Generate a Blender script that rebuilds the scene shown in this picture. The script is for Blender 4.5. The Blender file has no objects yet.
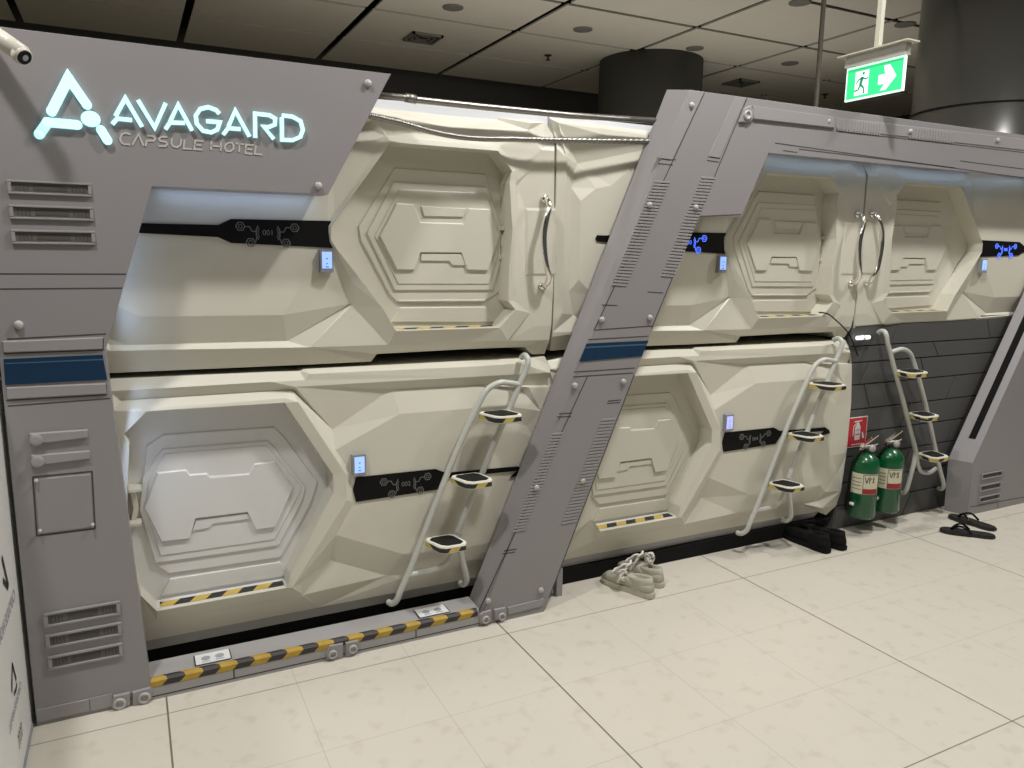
import bpy, bmesh, math, random
from mathutils import Vector, Matrix
from mathutils.geometry import delaunay_2d_cdt, intersect_point_tri_2d
S = bpy.context.scene
C = S.collection
PI = math.pi
CAMZ, CAMD = 1.52, 2.66605

# ------------------------------------------------------------ materials
def mat(name, col, rough=.5, metal=0, emit=0, bump=0, bscale=60, bevel=0, vary=0, coat=0):
    m = bpy.data.materials.new(name); m.use_nodes = True
    nt = m.node_tree; b = nt.nodes['Principled BSDF']
    b.inputs['Base Color'].default_value = (*col, 1)
    b.inputs['Roughness'].default_value = rough
    b.inputs['Metallic'].default_value = metal
    b.inputs['Coat Weight'].default_value = coat
    if emit:
        b.inputs['Emission Color'].default_value = (*col, 1)
        b.inputs['Emission Strength'].default_value = emit
    tc = nt.nodes.new('ShaderNodeTexCoord')
    if vary:
        n = nt.nodes.new('ShaderNodeTexNoise'); n.inputs['Scale'].default_value = 3.5
        n.inputs['Detail'].default_value = 6
        nt.links.new(tc.outputs['Object'], n.inputs['Vector'])
        mx = nt.nodes.new('ShaderNodeMix'); mx.data_type = 'RGBA'
        mx.inputs[6].default_value = (*[c*(1-vary) for c in col], 1)
        mx.inputs[7].default_value = (*[min(1, c*(1+vary)) for c in col], 1)
        nt.links.new(n.outputs['Fac'], mx.inputs[0])
        nt.links.new(mx.outputs[2], b.inputs['Base Color'])
    last = None
    if bevel:
        bv = nt.nodes.new('ShaderNodeBevel'); bv.samples = 4
        bv.inputs['Radius'].default_value = bevel
        last = bv.outputs[0]
    if bump:
        n = nt.nodes.new('ShaderNodeTexNoise'); n.inputs['Scale'].default_value = bscale
        nt.links.new(tc.outputs['Object'], n.inputs['Vector'])
        bp = nt.nodes.new('ShaderNodeBump'); bp.inputs['Strength'].default_value = bump
        bp.inputs['Distance'].default_value = .002
        nt.links.new(n.outputs['Fac'], bp.inputs['Height'])
        if last: nt.links.new(last, bp.inputs['Normal'])
        last = bp.outputs[0]
    if last: nt.links.new(last, b.inputs['Normal'])
    return m

def stripes(name, c1, c2, period, ax=(1, 0, 1), rough=.5):
    m = mat(name, c1, rough); nt = m.node_tree; b = nt.nodes['Principled BSDF']
    tc = nt.nodes.new('ShaderNodeTexCoord')
    d = nt.nodes.new('ShaderNodeVectorMath'); d.operation = 'DOT_PRODUCT'
    d.inputs[1].default_value = [a/period for a in ax]
    nt.links.new(tc.outputs['Object'], d.inputs[0])
    f = nt.nodes.new('ShaderNodeMath'); f.operation = 'FRACT'
    nt.links.new(d.outputs['Value'], f.inputs[0])
    g = nt.nodes.new('ShaderNodeMath'); g.operation = 'GREATER_THAN'; g.inputs[1].default_value = .5
    nt.links.new(f.outputs[0], g.inputs[0])
    n = nt.nodes.new('ShaderNodeTexNoise'); n.inputs['Scale'].default_value = 25
    nt.links.new(tc.outputs['Object'], n.inputs['Vector'])
    w = nt.nodes.new('ShaderNodeMix'); w.data_type = 'RGBA'
    w.inputs[6].default_value = (*c1, 1); w.inputs[7].default_value = (*[c*.6 for c in c1], 1)
    nt.links.new(n.outputs['Fac'], w.inputs[0])
    mx = nt.nodes.new('ShaderNodeMix'); mx.data_type = 'RGBA'
    mx.inputs[7].default_value = (*c2, 1)
    nt.links.new(w.outputs[2], mx.inputs[6])
    nt.links.new(g.outputs[0], mx.inputs[0]); nt.links.new(mx.outputs[2], b.inputs['Base Color'])
    return m

M = dict(
    cream=mat('cream_plastic', (.61, .59, .50), .40, bevel=.004),
    door=mat('door_plastic', (.61, .59, .505), .36, bevel=.0025),
    doorw=mat('door_plastic_white', (.68, .68, .67),   .34, bevel=.0025),
    fascia=mat('fascia_white', (.72, .74, .78), .5),
    grey=mat('grey_paint', (.262, .250, .255), .38, metal=.0, bump=.05, bscale=300, bevel=.003, vary=.03),
    greyl=mat('grey_paint_relief', (.29, .278, .282), .36, bevel=.002),
    sill=mat('sill_grey_paint', (.33, .32, .32), .4, vary=.06),
    groove=mat('groove_dark', (.05, .048, .046), .7),
    vent=mat('vent_dark', (.07, .065, .06), .6),
    ventl=mat('vent_slat', (.12, .115, .105), .6),
    blue=mat('dark_blue_paint', (.008, .032, .075), .45),
    blue2=mat('blue_line', (.05, .12, .2), .35),
    black=mat('black_gloss', (.004, .004, .005), .22), band=mat('band_black', (.001, .001, .001), .6),
    matte=mat('black_matte', (.006, .006, .006), .9),
    chrome=mat('chrome', (.82, .80, .76), .1, metal=1),
    steel=mat('brushed_steel', (.30, .29, .27), .38, metal=1, bump=.3, bscale=400),
    tube=mat('grey_tube_paint', (.50, .51, .47), .35),
    bolt=mat('bolt_grey', (.42, .40, .39), .35),
    neon=mat('sign_glow', (.50, .88, .93), .4, emit=.85),
    dull=mat('sign_grey_letters', (.50, .48, .46), .4),
    led=mat('led_strip', (.30, .45, 1), .4, emit=1.0),
    screen=mat('keypad_screen', (.30, .47, 1.0), .3, emit=.85),
    screen2=mat('keypad_screen_dim', (.38, .40, .85), .3, emit=.85),
    scicon=mat('keypad_icon', (.10, .2, .6), .3, emit=.5),
    keyb=mat('keypad_body', (.26, .27, .29), .35),
    glyph=mat('band_print', (.14, .14, .14), .5),
    glyphb=mat('band_lit', (.08, .18, 1), .5, emit=1.3),
    green=mat('green_enamel', (.003, .085, .027), .25, coat=.3),
    paper=mat('label_paper', (.62, .60, .44), .6),
    red=mat('red_print', (.30, .02, .025), .5),
    redsign=mat('red_sign', (.50, .02, .035), .45),
    white=mat('white_paint', (.75, .75, .72), .45),
    cleanw=mat('white_board', (.70, .70, .68), .4),
    ink=mat('black_ink', (.02, .02, .02), .6),
    exitg=mat('exit_green', (.035, .62, .22), .4, emit=.75),
    exitw=mat('exit_white', (.72, 1, .88), .4, emit=.85),
    hous=mat('exit_housing', (.42, .41, .36), .45),
    cream2=mat('cream_rod', (.55, .53, .44), .45),
    ceil=mat('ceiling_panel', (.62, .57, .46), .55, vary=.05),
    cdark=mat('ceiling_void', (.012, .011, .009), .9),
    bulk=mat('bulkhead_paint', (.060, .056, .046), .8),
    colm=mat('column_paint', (.055, .053, .045), .7),
    colg=mat('column_metal', (.20, .20, .19), .28, metal=.6),
    cfit=mat('ceiling_fitting', (.16, .15, .12), .6),
    cfitd=mat('ceiling_fitting_dark', (.015, .014, .012), .8),
    padb=mat('black_rubber', (.012, .012, .010), .75),
    tread=mat('tread_cream', (.78, .76, .68), .4),
    haz=stripes('hazard_tape', (.52, .33, .03), (.03, .025, .025), .115, (1, 1.5, -1)),
    haz2=stripes('hazard_tape_clean', (.66, .47, .10), (.02, .02, .02), .11, (1, -.6, 0)),
    haz3=stripes('hazard_tape_tread', (.62, .50, .14), (.02, .02, .02), .085, (1, .7, -.8)),
    shoe=mat('worn_canvas', (.42, .40, .33), .85, bump=.4, bscale=90, vary=.25),
    shoesole=mat('worn_rubber', (.50, .46, .37), .7, vary=.2),
    lace=mat('white_lace', (.66, .64, .58), .8),
    bshoe=mat('black_fabric', (.006, .006, .006), .9, bump=.3, bscale=80),
    flip=mat('black_foam', (.012, .011, .010), .6),
    camw=mat('camera_white', (.62, .60, .52), .35),
    notice=mat('notice_paper', (.70, .71, .72), .5),
    noticeg=mat('notice_print', (.33, .34, .36), .6),
    floorst=mat('faded_sticker', (.50, .475, .42), .5),
    smudge=mat('floor_smudge', (.36, .34, .27), .6),
)

for k_ in ('band', 'black', 'matte', 'bshoe', 'padb', 'blue'): M[k_].node_tree.nodes['Principled BSDF'].inputs['Specular IOR Level'].default_value = .22
# wall cladding, floor
M['clad'] = mat('dark_grey_cladding', (.080, .079, .078), .5, bevel=.003, vary=.06)

def floor_material():
    m = mat('floor_stone_tile', (.60, .55, .44), .32)
    nt = m.node_tree; b = nt.nodes['Principled BSDF']; N = nt.nodes.new; L = nt.links.new
    g = N('ShaderNodeNewGeometry'); sp = N('ShaderNodeSeparateXYZ'); L(g.outputs['Position'], sp.inputs[0])
    def line(sock, off, per, half):
        a = N('ShaderNodeMath'); a.operation = 'SUBTRACT'; L(sock, a.inputs[0]); a.inputs[1].default_value = off - per/2
        w = N('ShaderNodeMath'); w.operation = 'WRAP'; L(a.outputs[0], w.inputs[0]); w.inputs[1].default_value = -per/2; w.inputs[2].default_value = per/2
        w2 = N('ShaderNodeMath'); w2.operation = 'ADD'; L(a.outputs[0], w2.inputs[0]); w2.inputs[1].default_value = 0
        # distance to the nearest joint
        s = N('ShaderNodeMath'); s.operation = 'PINGPONG'; L(a.outputs[0], s.inputs[0]); s.inputs[1].default_value = per/2
        d = N('ShaderNodeMath'); d.operation = 'SUBTRACT'; d.inputs[0].default_value = per/2; L(s.outputs[0], d.inputs[1])
        c = N('ShaderNodeMath'); c.operation = 'LESS_THAN'; L(d.outputs[0], c.inputs[0]); c.inputs[1].default_value = half
        return c.outputs[0]
    def mx(fac, c1, c2, k=1.0):
        n = N('ShaderNodeMix'); n.data_type = 'RGBA'
        f = N('ShaderNodeMath'); f.operation = 'MULTIPLY'; L(fac, f.inputs[0]); f.inputs[1].default_value = k
        L(f.outputs[0], n.inputs[0])
        if isinstance(c1, tuple): n.inputs[6].default_value = (*c1, 1)
        else: L(c1, n.inputs[6])
        n.inputs[7].default_value = (*c2, 1)
        return n.outputs[2]
    n1 = N('ShaderNodeTexNoise'); n1.inputs['Scale'].default_value = 1.6; n1.inputs['Detail'].default_value = 5
    n2 = N('ShaderNodeTexNoise'); n2.inputs['Scale'].default_value = 14; n2.inputs['Detail'].default_value = 8
    L(g.outputs['Position'], n1.inputs['Vector']); L(g.outputs['Position'], n2.inputs['Vector'])
    col = mx(n1.outputs['Fac'], (.65, .61, .53), (.585, .55, .475))
    r = N('ShaderNodeMapRange'); L(n2.outputs['Fac'], r.inputs[0]); r.inputs[1].default_value = .56; r.inputs[2].default_value = .72
    col = mx(r.outputs[0], col, (.47, .43, .35), .5)
    col = mx(line(sp.outputs[0], .028, .4205, .0012), col, (.34, .31, .25), .55)
    col = mx(line(sp.outputs[1], -.105, .4183, .0012), col, (.34, .31, .25), .5)
    col = mx(line(sp.outputs[0], .028, 1.2615, .0030), col, (.10, .09, .07), .85)
    col = mx(line(sp.outputs[1], -.105, 1.255, .0024), col, (.16, .14, .11), .75)
    # scuffed patches near the capsules
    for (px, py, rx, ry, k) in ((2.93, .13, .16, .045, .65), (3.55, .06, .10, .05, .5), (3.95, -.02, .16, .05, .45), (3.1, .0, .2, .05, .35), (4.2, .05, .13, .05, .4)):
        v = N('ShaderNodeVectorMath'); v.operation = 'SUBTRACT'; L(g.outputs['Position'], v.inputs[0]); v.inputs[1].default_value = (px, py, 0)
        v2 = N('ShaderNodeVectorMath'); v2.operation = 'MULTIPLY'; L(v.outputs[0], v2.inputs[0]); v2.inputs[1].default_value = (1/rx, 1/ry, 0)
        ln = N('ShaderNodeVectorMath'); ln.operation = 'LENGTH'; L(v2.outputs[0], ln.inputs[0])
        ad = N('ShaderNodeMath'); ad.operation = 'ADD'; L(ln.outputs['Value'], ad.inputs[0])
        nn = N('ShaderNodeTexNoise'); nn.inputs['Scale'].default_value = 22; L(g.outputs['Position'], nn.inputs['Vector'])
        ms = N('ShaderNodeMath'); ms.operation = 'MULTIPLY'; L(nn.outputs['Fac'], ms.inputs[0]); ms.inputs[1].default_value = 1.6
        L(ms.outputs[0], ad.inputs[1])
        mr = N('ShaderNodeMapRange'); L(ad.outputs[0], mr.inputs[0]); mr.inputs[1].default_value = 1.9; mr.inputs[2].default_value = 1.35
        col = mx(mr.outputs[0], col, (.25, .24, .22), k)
    L(col, b.inputs['Base Color'])
    rr = N('ShaderNodeMapRange'); L(n2.outputs['Fac'], rr.inputs[0]); rr.inputs[3].default_value = .26; rr.inputs[4].default_value = .42
    L(rr.outputs[0], b.inputs['Roughness'])
    return m
M['floor'] = floor_material()

# ------------------------------------------------------------ helpers
def link(name, me, m, parent=None):
    o = bpy.data.objects.new(name, me); C.objects.link(o)
    if m is not None: o.data.materials.append(m)
    if parent: o.parent = parent
    return o
def fin(name, bm, m, parent=None, smooth=False):
    bmesh.ops.remove_doubles(bm, verts=bm.verts, dist=1e-5)
    bmesh.ops.recalc_face_normals(bm, faces=bm.faces)
    me = bpy.data.meshes.new(name); bm.to_mesh(me); bm.free()
    if smooth:
        for p in me.polygons: p.use_smooth = True
    return link(name, me, m, parent)
def tag(o, label, cat, group=None, kind=None):
    o['label'] = label; o['category'] = cat
    if group: o['group'] = group
    if kind: o['kind'] = kind
    return o
def thing(name, label, cat, loc=(0, 0, 0), group=None):
    o = bpy.data.objects.new(name, None); C.objects.link(o); o.location = loc
    o.empty_display_size = .1
    return tag(o, label, cat, group)
def keep(root):
    # parts are modelled in world coordinates: make them relative to the thing's base
    bpy.context.view_layer.update()
    mi = root.matrix_world.inverted()
    for ch in root.children:
        if ch.type != 'MESH' or ch.get('_rel'): continue
        me = ch.data; me.transform(mi); ch['_rel'] = 1
        for g in ch.children:
            g.data.transform(mi); g['_rel'] = 1
def clean_flags():
    for o in bpy.data.objects:
        if '_rel' in o: del o['_rel']

def box(bm, x0, x1, y0, y1, z0, z1):
    vs = [bm.verts.new((x, y, z)) for x in (x0, x1) for y in (y0, y1) for z in (z0, z1)]
    for f in ((0, 1, 3, 2), (4, 6, 7, 5), (0, 4, 5, 1), (2, 3, 7, 6), (0, 2, 6, 4), (1, 5, 7, 3)):
        bm.faces.new([vs[i] for i in f])
def prism(bm, pts, y0, y1, inset=0):
    """polygon in the facade plane (x, z), from depth y0 (front) back to y1; the front may be inset."""
    n = len(pts); cx = sum(p[0] for p in pts)/n; cz = sum(p[-1] for p in pts)/n
    area = sum(pts[i][0]*pts[(i+1) % n][-1] - pts[(i+1) % n][0]*pts[i][-1] for i in range(n))
    sg = 1 if area > 0 else -1
    fr = []
    for i in range(n):
        a, b, c = pts[i-1], pts[i], pts[(i+1) % n]
        if inset:
            d1 = Vector((b[0]-a[0], b[-1]-a[-1])); d2 = Vector((c[0]-b[0], c[-1]-b[-1]))
            d1.normalize(); d2.normalize()
            n1 = Vector((-d1.y, d1.x))*sg; n2 = Vector((-d2.y, d2.x))*sg
            k = n1+n2; k = k/max(.35, k.dot(n1)) if k.length > 1e-6 else n1
            fr.append((b[0]+k.x*inset, b[-1]+k.y*inset))
        else: fr.append((b[0], b[-1]))
    F = [bm.verts.new((x, y0, z)) for x, z in fr]
    B = [bm.verts.new((p[0], y1, p[-1])) for p in pts]
    bm.faces.new(F); bm.faces.new(B[::-1])
    for i in range(n): bm.faces.new((F[i], B[i], B[(i+1) % n], F[(i+1) % n]))
def prism_hz(bm, pts, z0, z1):
    """polygon in plan, extruded up."""
    A = [bm.verts.new((p[0], p[1], z0)) for p in pts]; B = [bm.verts.new((p[0], p[1], z1)) for p in pts]
    bm.faces.new(A[::-1]); bm.faces.new(B); n = len(pts)
    for i in range(n): bm.faces.new((A[i], A[(i+1) % n], B[(i+1) % n], B[i]))
def smoothpath(pts, k=5):
    P = [Vector(p) for p in pts]; out = []
    for i in range(len(P)-1):
        p0 = P[max(i-1, 0)]; p1 = P[i]; p2 = P[i+1]; p3 = P[min(i+2, len(P)-1)]
        for j in range(k):
            t = j/k
            out.append(.5*((2*p1)+(-p0+p2)*t+(2*p0-5*p1+4*p2-p3)*t*t+(-p0+3*p1-3*p2+p3)*t**3))
    out.append(P[-1]); return out
def tube(bm, pts, r, seg=12, rfun=None):
    P = [Vector(p) for p in pts]; rings = []
    t0 = (P[1]-P[0]).normalized()
    u = t0.orthogonal().normalized()
    for i, p in enumerate(P):
        t = (P[min(i+1, len(P)-1)]-P[max(i-1, 0)]).normalized()
        u = (u - t*u.dot(t)).normalized(); v = t.cross(u)
        rr = rfun(i) if rfun else r
        rings.append([bm.verts.new(p+(u*math.cos(2*PI*k/seg)+v*math.sin(2*PI*k/seg))*rr) for k in range(seg)])
    for a, b in zip(rings, rings[1:]):
        for k in range(seg): bm.faces.new((a[k], a[(k+1) % seg], b[(k+1) % seg], b[k]))
    bm.faces.new(rings[0][::-1]); bm.faces.new(rings[-1])
def lathe(bm, prof, c, axis='z', seg=24):
    rings = []
    for r, h in prof:
        ring = []
        for k in range(seg):
            a = 2*PI*k/seg
            if axis == 'z': q = (c[0]+r*math.cos(a), c[1]+r*math.sin(a), c[2]+h)
            elif axis == 'y': q = (c[0]+r*math.cos(a), c[1]+h, c[2]+r*math.sin(a))
            else: q = (c[0]+h, c[1]+r*math.cos(a), c[2]+r*math.sin(a))
            ring.append(bm.verts.new(q))
        rings.append(ring)
    for a, b in zip(rings, rings[1:]):
        for k in range(seg): bm.faces.new((a[k], a[(k+1) % seg], b[(k+1) % seg], b[k]))
    bm.faces.new(rings[0]); bm.faces.new(rings[-1][::-1])
def ribbon(bm, pts, w, y0, y1, rounded=False):
    """a stroke in the facade plane of width w."""
    P = [Vector((p[0], p[-1])) for p in pts]; L_, R_ = [], []
    for i, p in enumerate(P):
        if i == 0: d = P[1]-P[0]; n = Vector((-d.y, d.x)).normalized(); k = n
        elif i == len(P)-1: d = P[-1]-P[-2]; n = Vector((-d.y, d.x)).normalized(); k = n
        else:
            a = (P[i]-P[i-1]).normalized(); b = (P[i+1]-P[i]).normalized()
            n1 = Vector((-a.y, a.x)); n2 = Vector((-b.y, b.x)); k = n1+n2; k = k/max(.45, k.dot(n1))
        L_.append(p+k*w/2); R_.append(p-k*w/2)
    for i in range(len(P)-1):
        prism(bm, [(q.x, q.y) for q in (L_[i], L_[i+1], R_[i+1], R_[i])], y0, y1)
    if rounded:
        for p in [P[0], P[-1]]+([P[i] for i in range(1, len(P)-1)]):
            prism(bm, [(p.x+w/2*math.cos(a*PI/8), p.y+w/2*math.sin(a*PI/8)) for a in range(16)], y0, y1)
def text_mesh(name, body, size, m, parent, loc, ax, up, ext=.0006, align='CENTER', shear=0, sx=1):
    cu = bpy.data.curves.new(name, 'FONT'); cu.body = body; cu.size = size; cu.extrude = ext
    cu.align_x = align; cu.align_y = 'CENTER'; cu.shear = shear
    t = bpy.data.objects.new('tmp', cu); C.objects.link(t); bpy.context.view_layer.update()
    me = bpy.data.meshes.new_from_object(t); bpy.data.objects.remove(t)
    ax = Vector(ax).normalized(); up = Vector(up).normalized(); nn = ax.cross(up)
    mm = Matrix(((ax.x*sx, up.x, nn.x, loc[0]), (ax.y*sx, up.y, nn.y, loc[1]), (ax.z*sx, up.z, nn.z, loc[2]), (0, 0, 0, 1)))
    me.transform(mm); me.materials.clear()
    return link(name, me, m, parent)
def mir(pts, s, ox=0):
    """place a first-bay point list in another bay: s=1 shifted by ox, s=-1 the mirrored third capsule, s=-2 its ladder"""
    if s > 0: return [(p[0]+ox, *p[1:]) for p in pts]
    k, c, dz = ((1.08, 5.235, .004) if s == -1 else (1.12, 5.33, .028))
    return [((c-k*p[0],)+tuple(p[1:-1])+(p[-1]+dz,)) for p in pts]

def pip(x, z, poly):
    c = False; n = len(poly)
    for i in range(n):
        x1, z1 = poly[i][0], poly[i][-1]; x2, z2 = poly[i-1][0], poly[i-1][-1]
        if (z1 > z) != (z2 > z) and x < (x2-x1)*(z-z1)/(z2-z1)+x1: c = not c
    return c
def terrain(bm, outer, holes, lines, back, holeback):
    """relief surface through break lines: outer loop, door opening loops, crease lines; each vertex (x, depth, z)."""
    vs, ys, ed = [], [], []
    def add(p):
        for i, q in enumerate(vs):
            if abs(q.x-p[0]) < 2e-4 and abs(q.y-p[2]) < 2e-4: return i
        vs.append(Vector((p[0], p[2]))); ys.append(p[1]); return len(vs)-1
    def poly(pl, closed):
        ids = [add(p) for p in pl]
        for a, b in zip(ids, ids[1:]+(ids[:1] if closed else [])):
            if a != b: ed.append((a, b))
    poly(outer, True)
    for h in holes: poly(h, True)
    for l in lines: poly(l, False)
    V, E_, Fc, ov, oe, of = delaunay_2d_cdt(vs, ed, [], 0, 1e-5)
    Y = []
    for i, v in enumerate(V):
        if ov[i]: Y.append(ys[ov[i][0]])
        else:
            best = None
            for e in ed:
                a, b = vs[e[0]], vs[e[1]]; ab = b-a
                t = max(0, min(1, (v-a).dot(ab)/max(ab.length_squared, 1e-9)))
                d = (a+ab*t-v).length
                if best is None or d < best[0]: best = (d, ys[e[0]]*(1-t)+ys[e[1]]*t)
            Y.append(best[1])
    B = [bm.verts.new((v.x, Y[i], v.y)) for i, v in enumerate(V)]
    for f in Fc:
        cx = sum(V[i].x for i in f)/len(f); cz = sum(V[i].y for i in f)/len(f)
        if not pip(cx, cz, outer) or any(pip(cx, cz, h) for h in holes): continue
        bm.faces.new([B[i] for i in f])
    def skirt(loop, yb):
        n = len(loop)
        A = [bm.verts.new(p) for p in loop]; D = [bm.verts.new((p[0], yb, p[2])) for p in loop]
        for i in range(n): bm.faces.new((A[i], A[(i+1) % n], D[(i+1) % n], D[i]))
    skirt(outer, back)
    for h in holes: skirt(h, holeback)

# ------------------------------------------------------------ setting
bm = bmesh.new(); box(bm, -6, 14, -8, 9.2, -.12, 0)
o = fin('floor', bm, M['floor']); o['kind'] = 'structure'
CZ = 4.2
X0, DX = .95, 1.76
ceil = bpy.data.objects.new('ceiling', None); C.objects.link(ceil); ceil['kind'] = 'structure'
bm = bmesh.new(); box(bm, -6, 14, -8, 9.2, CZ+.25, CZ+.35); fin('ceiling_void', bm, M['cdark'], ceil)
bm = bmesh.new()
gx = [-2.7, -.95, .82, 2.62, 4.45, 6.25, 8.0, 9.8, 11.6, 13.4]
gy = [-7.6, -6.35, -5.1, -3.85, -2.6, -1.35, -.1, 1.15, 2.40, 3.65, 4.95, 6.15, 7.45, 8.75]
for i, a in enumerate(gx[:-1]):
    for j, b in enumerate(gy[:-1]):
        w = .045 if i < 4 else .035
        box(bm, a+w, gx[i+1]-w, b+.034, gy[j+1]-.034, CZ, CZ+.02)
fin('ceiling_panels', bm, M['ceil'], ceil)
bm = bmesh.new(); box(bm, -6, 14, 9.0, 9.2, 0, CZ+.3)
o = fin('wall_back', bm, M['bulk']); o['kind'] = 'structure'
bm = bmesh.new(); box(bm, 13.6, 13.8, -8, 9.2, 0, CZ+.3)
o = fin('wall_right', bm, M['bulk']); o['kind'] = 'structure'

def column(name, x, y, r, m, label, ring=None):
    t = thing(name, label, 'column', (x, y, 0))
    bm = bmesh.new(); lathe(bm, [(r, 0), (r, CZ+.2)], (x, y, 0), 'z', 64)
    s = fin('shaft', bm, m, t, True)
    for p in s.data.polygons: p.use_smooth = abs(p.normal.z) < .5
    if ring:
        bm = bmesh.new(); lathe(bm, [(r+.001, ring-.006), (r+.012, ring-.006), (r+.012, ring+.006), (r+.001, ring+.006)], (x, y, 0), 'z', 64)
        fin('joint_ring', bm, M['cdark'], t, True)
    keep(t)
column('column', 6.78, 6.55, .72, M['colm'], 'round dull dark column behind the middle of the capsules')
column('column', 7.62, 2.2, .66, M['colg'], 'wide glossy dark metal column beyond the exit sign', 2.93)

def ceil_fit(kind, px):
    x, y = px[0], px[1]
    if kind == 'downlight':
        t = thing('recessed_downlight', 'x', 'ceiling light', (x, y, CZ), 'unlit round downlights in the ceiling')
        bm = bmesh.new(); lathe(bm, [(.085, 0), (.115, 0), (.115, -.012), (.085, -.012)], (x, y, CZ), 'z', 24); fin('trim_ring', bm, M['cfit'], t, True)
        bm = bmesh.new(); lathe(bm, [(.0845, -.004), (.0845, .0)], (x, y, CZ), 'z', 24); fin('lens', bm, M['cfit'], t)
    elif kind == 'vent':
        t = thing('air_diffuser', 'x', 'ceiling vent', (x, y, CZ), 'square air diffusers in the ceiling')
        bm = bmesh.new()
        for s in (.20, .145, .09):
            for (a, b, c, d) in ((-s, s, -s, -s+.03), (-s, s, s-.03, s), (-s, -s+.03, -s, s), (s-.03, s, -s, s)):
                box(bm, x+a, x+b, y+c, y+d, CZ-.03+(.20-s)*.1, CZ-.001)
        fin('louvre', bm, M['cfit'], t)
        bm = bmesh.new(); box(bm, x-.19, x+.19, y-.19, y+.19, CZ-.008, CZ+.004); fin('throat', bm, M['cfitd'], t)
    else:
        t = thing('sprinkler_head', 'x', 'sprinkler', (x, y, CZ), 'small sprinkler heads in the ceiling')
        bm = bmesh.new(); lathe(bm, [(.05, .004), (.05, -.01), (.015, -.012), (.012, -.06), (.035, -.062), (.035, -.066), (.001, -.068)], (x, y, CZ), 'z', 16)
        fin('head', bm, M['cfitd'], t, True)
    keep(t); return t
for kind, p, lab in (('vent', (3.532,6.937,4.2), 'square air diffuser in the ceiling above the corrugated conduit, left of the dull column'),
                     ('vent', (8.735,6.856,4.2), 'square air diffuser in the ceiling just right of the dull dark column'),
                     ('downlight', (3.414,5.654,4.2), 'round unlit downlight at the top edge, above the left air diffuser'),
                     ('downlight', (5.103,5.66,4.2), 'round unlit downlight in the ceiling just left of the dull column top'),
                     ('downlight', (6.825,5.667,4.2), 'round unlit downlight in the ceiling just right of the dull column top'),
                     ('downlight', (8.483,5.629,4.2), 'round unlit downlight in the ceiling left of the thin hanging rod'),
                     ('downlight', (6.591,3.698,4.2), 'round unlit downlight at the top edge beside the thin hanging rod'),
                     ('downlight', (8.24,3.672,4.2), 'round unlit downlight behind the green exit sign stem'),
                     ('sprinkler', (5.331,6.923,4.2), 'small sprinkler head in the ceiling left of the dull column'),
                     ('sprinkler', (10.55,6.834,4.2), 'small sprinkler head just under the exit sign, near the beam')):
    t = ceil_fit(kind, p); t['label'] = lab

# ------------------------------------------------------------ capsules
PY = .153
def text_num(n): return n
def band_graphic(bm, cx, cz, w, y, s=1):
    """two mirrored circuit motifs of ringed hexagons and traces, either side of the number"""
    k = w
    for q in (-1, 1):
        for (ux, uz, r) in ((-.46, .10, .075), (-.30, -.17, .075)):
            c = (cx-q*ux*k, cz+uz*k)
            ring = [(c[0]+r*k*math.cos(a*PI/3), c[1]+r*k*math.sin(a*PI/3)) for a in range(7)]
            ribbon(bm, ring, .012*k*1.4, y-.0008, y)
            rr = [(c[0]+r*.45*k*math.cos(a*PI/3), c[1]+r*.45*k*math.sin(a*PI/3)) for a in range(7)]
            ribbon(bm, rr, .012*k, y-.0008, y)
        ribbon(bm, [(cx-q*x*k, cz+z*k) for x, z in ((-.38, .10), (-.31, .10), (-.27, .02), (-.20, .02))], .016*k, y-.0008, y)
        ribbon(bm, [(cx-q*x*k, cz+z*k) for x, z in ((-.24, -.17), (-.22, -.17), (-.19, -.08))], .016*k, y-.0008, y)
        ribbon(bm, [(cx-q*x*k, cz+z*k) for x, z in ((-.165, .12), (-.20, .05), (-.20, -.05), (-.165, -.12))], .018*k, y-.0008, y)
        ribbon(bm, [(cx-q*x*k, cz+z*k) for x, z in ((-.15, .08), (-.17, .03), (-.17, -.03), (-.15, -.08))], .014*k, y-.0008, y)

def door_layers(bm, layers):
    for pts, y0, y1, ins in layers: prism(bm, pts, y0, y1, ins)

# ---- upper capsule relief, drawn for the first bay
U = dict(
 outer=[(-.262,.20,2.075)]+[(0.86,0.2,2.047),(1.163,0.2,2.045),(1.366,0.2,2.048)]+[(1.374,0.2,2.058),(1.585,0.2,2.057)]+[(1.623,0.185,2)]+[(1.609,0.157,1.944),(1.613,0.157,1.715)]+[(1.623,0.157,1.707),(1.628,0.157,1.438)]+[(1.617,0.157,1.43),(1.612,0.157,1.218)]+[(1.606,0.165,1.15)]+[(1.605,0.2,1.092),(1.543,0.2,1.093)]+[(1.507,0.198,1.127),(1.25,0.198,1.13),(0.854,0.198,1.128)]+[(0.83,0.2,1.099),(0.595,0.2,1.1),(-0.072,0.2,1.107)]+[(-.235,.20,1.105),(-.25,.165,1.17),(-.25,.157,1.24),(-.25,.157,1.425),(-.262,.157,1.43),(-.262,.157,1.71),(-.25,.157,1.715),(-.25,.157,1.95),(-.25,.185,2.03)],
 hole=[(0.905,0.143,1.92),(1.344,0.143,1.92),(1.407,0.143,1.847),(1.396,0.143,1.804),(1.404,0.143,1.714),(1.412,0.143,1.616),(1.4,0.143,1.475),(1.396,0.143,1.329),(1.429,0.143,1.293),(1.36,0.143,1.22),(0.915,0.143,1.221),(0.861,0.143,1.314),(0.689,0.143,1.537),(0.673,0.143,1.562),(0.675,0.143,1.612),(0.701,0.143,1.644),(0.754,0.143,1.718)],
)
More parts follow.
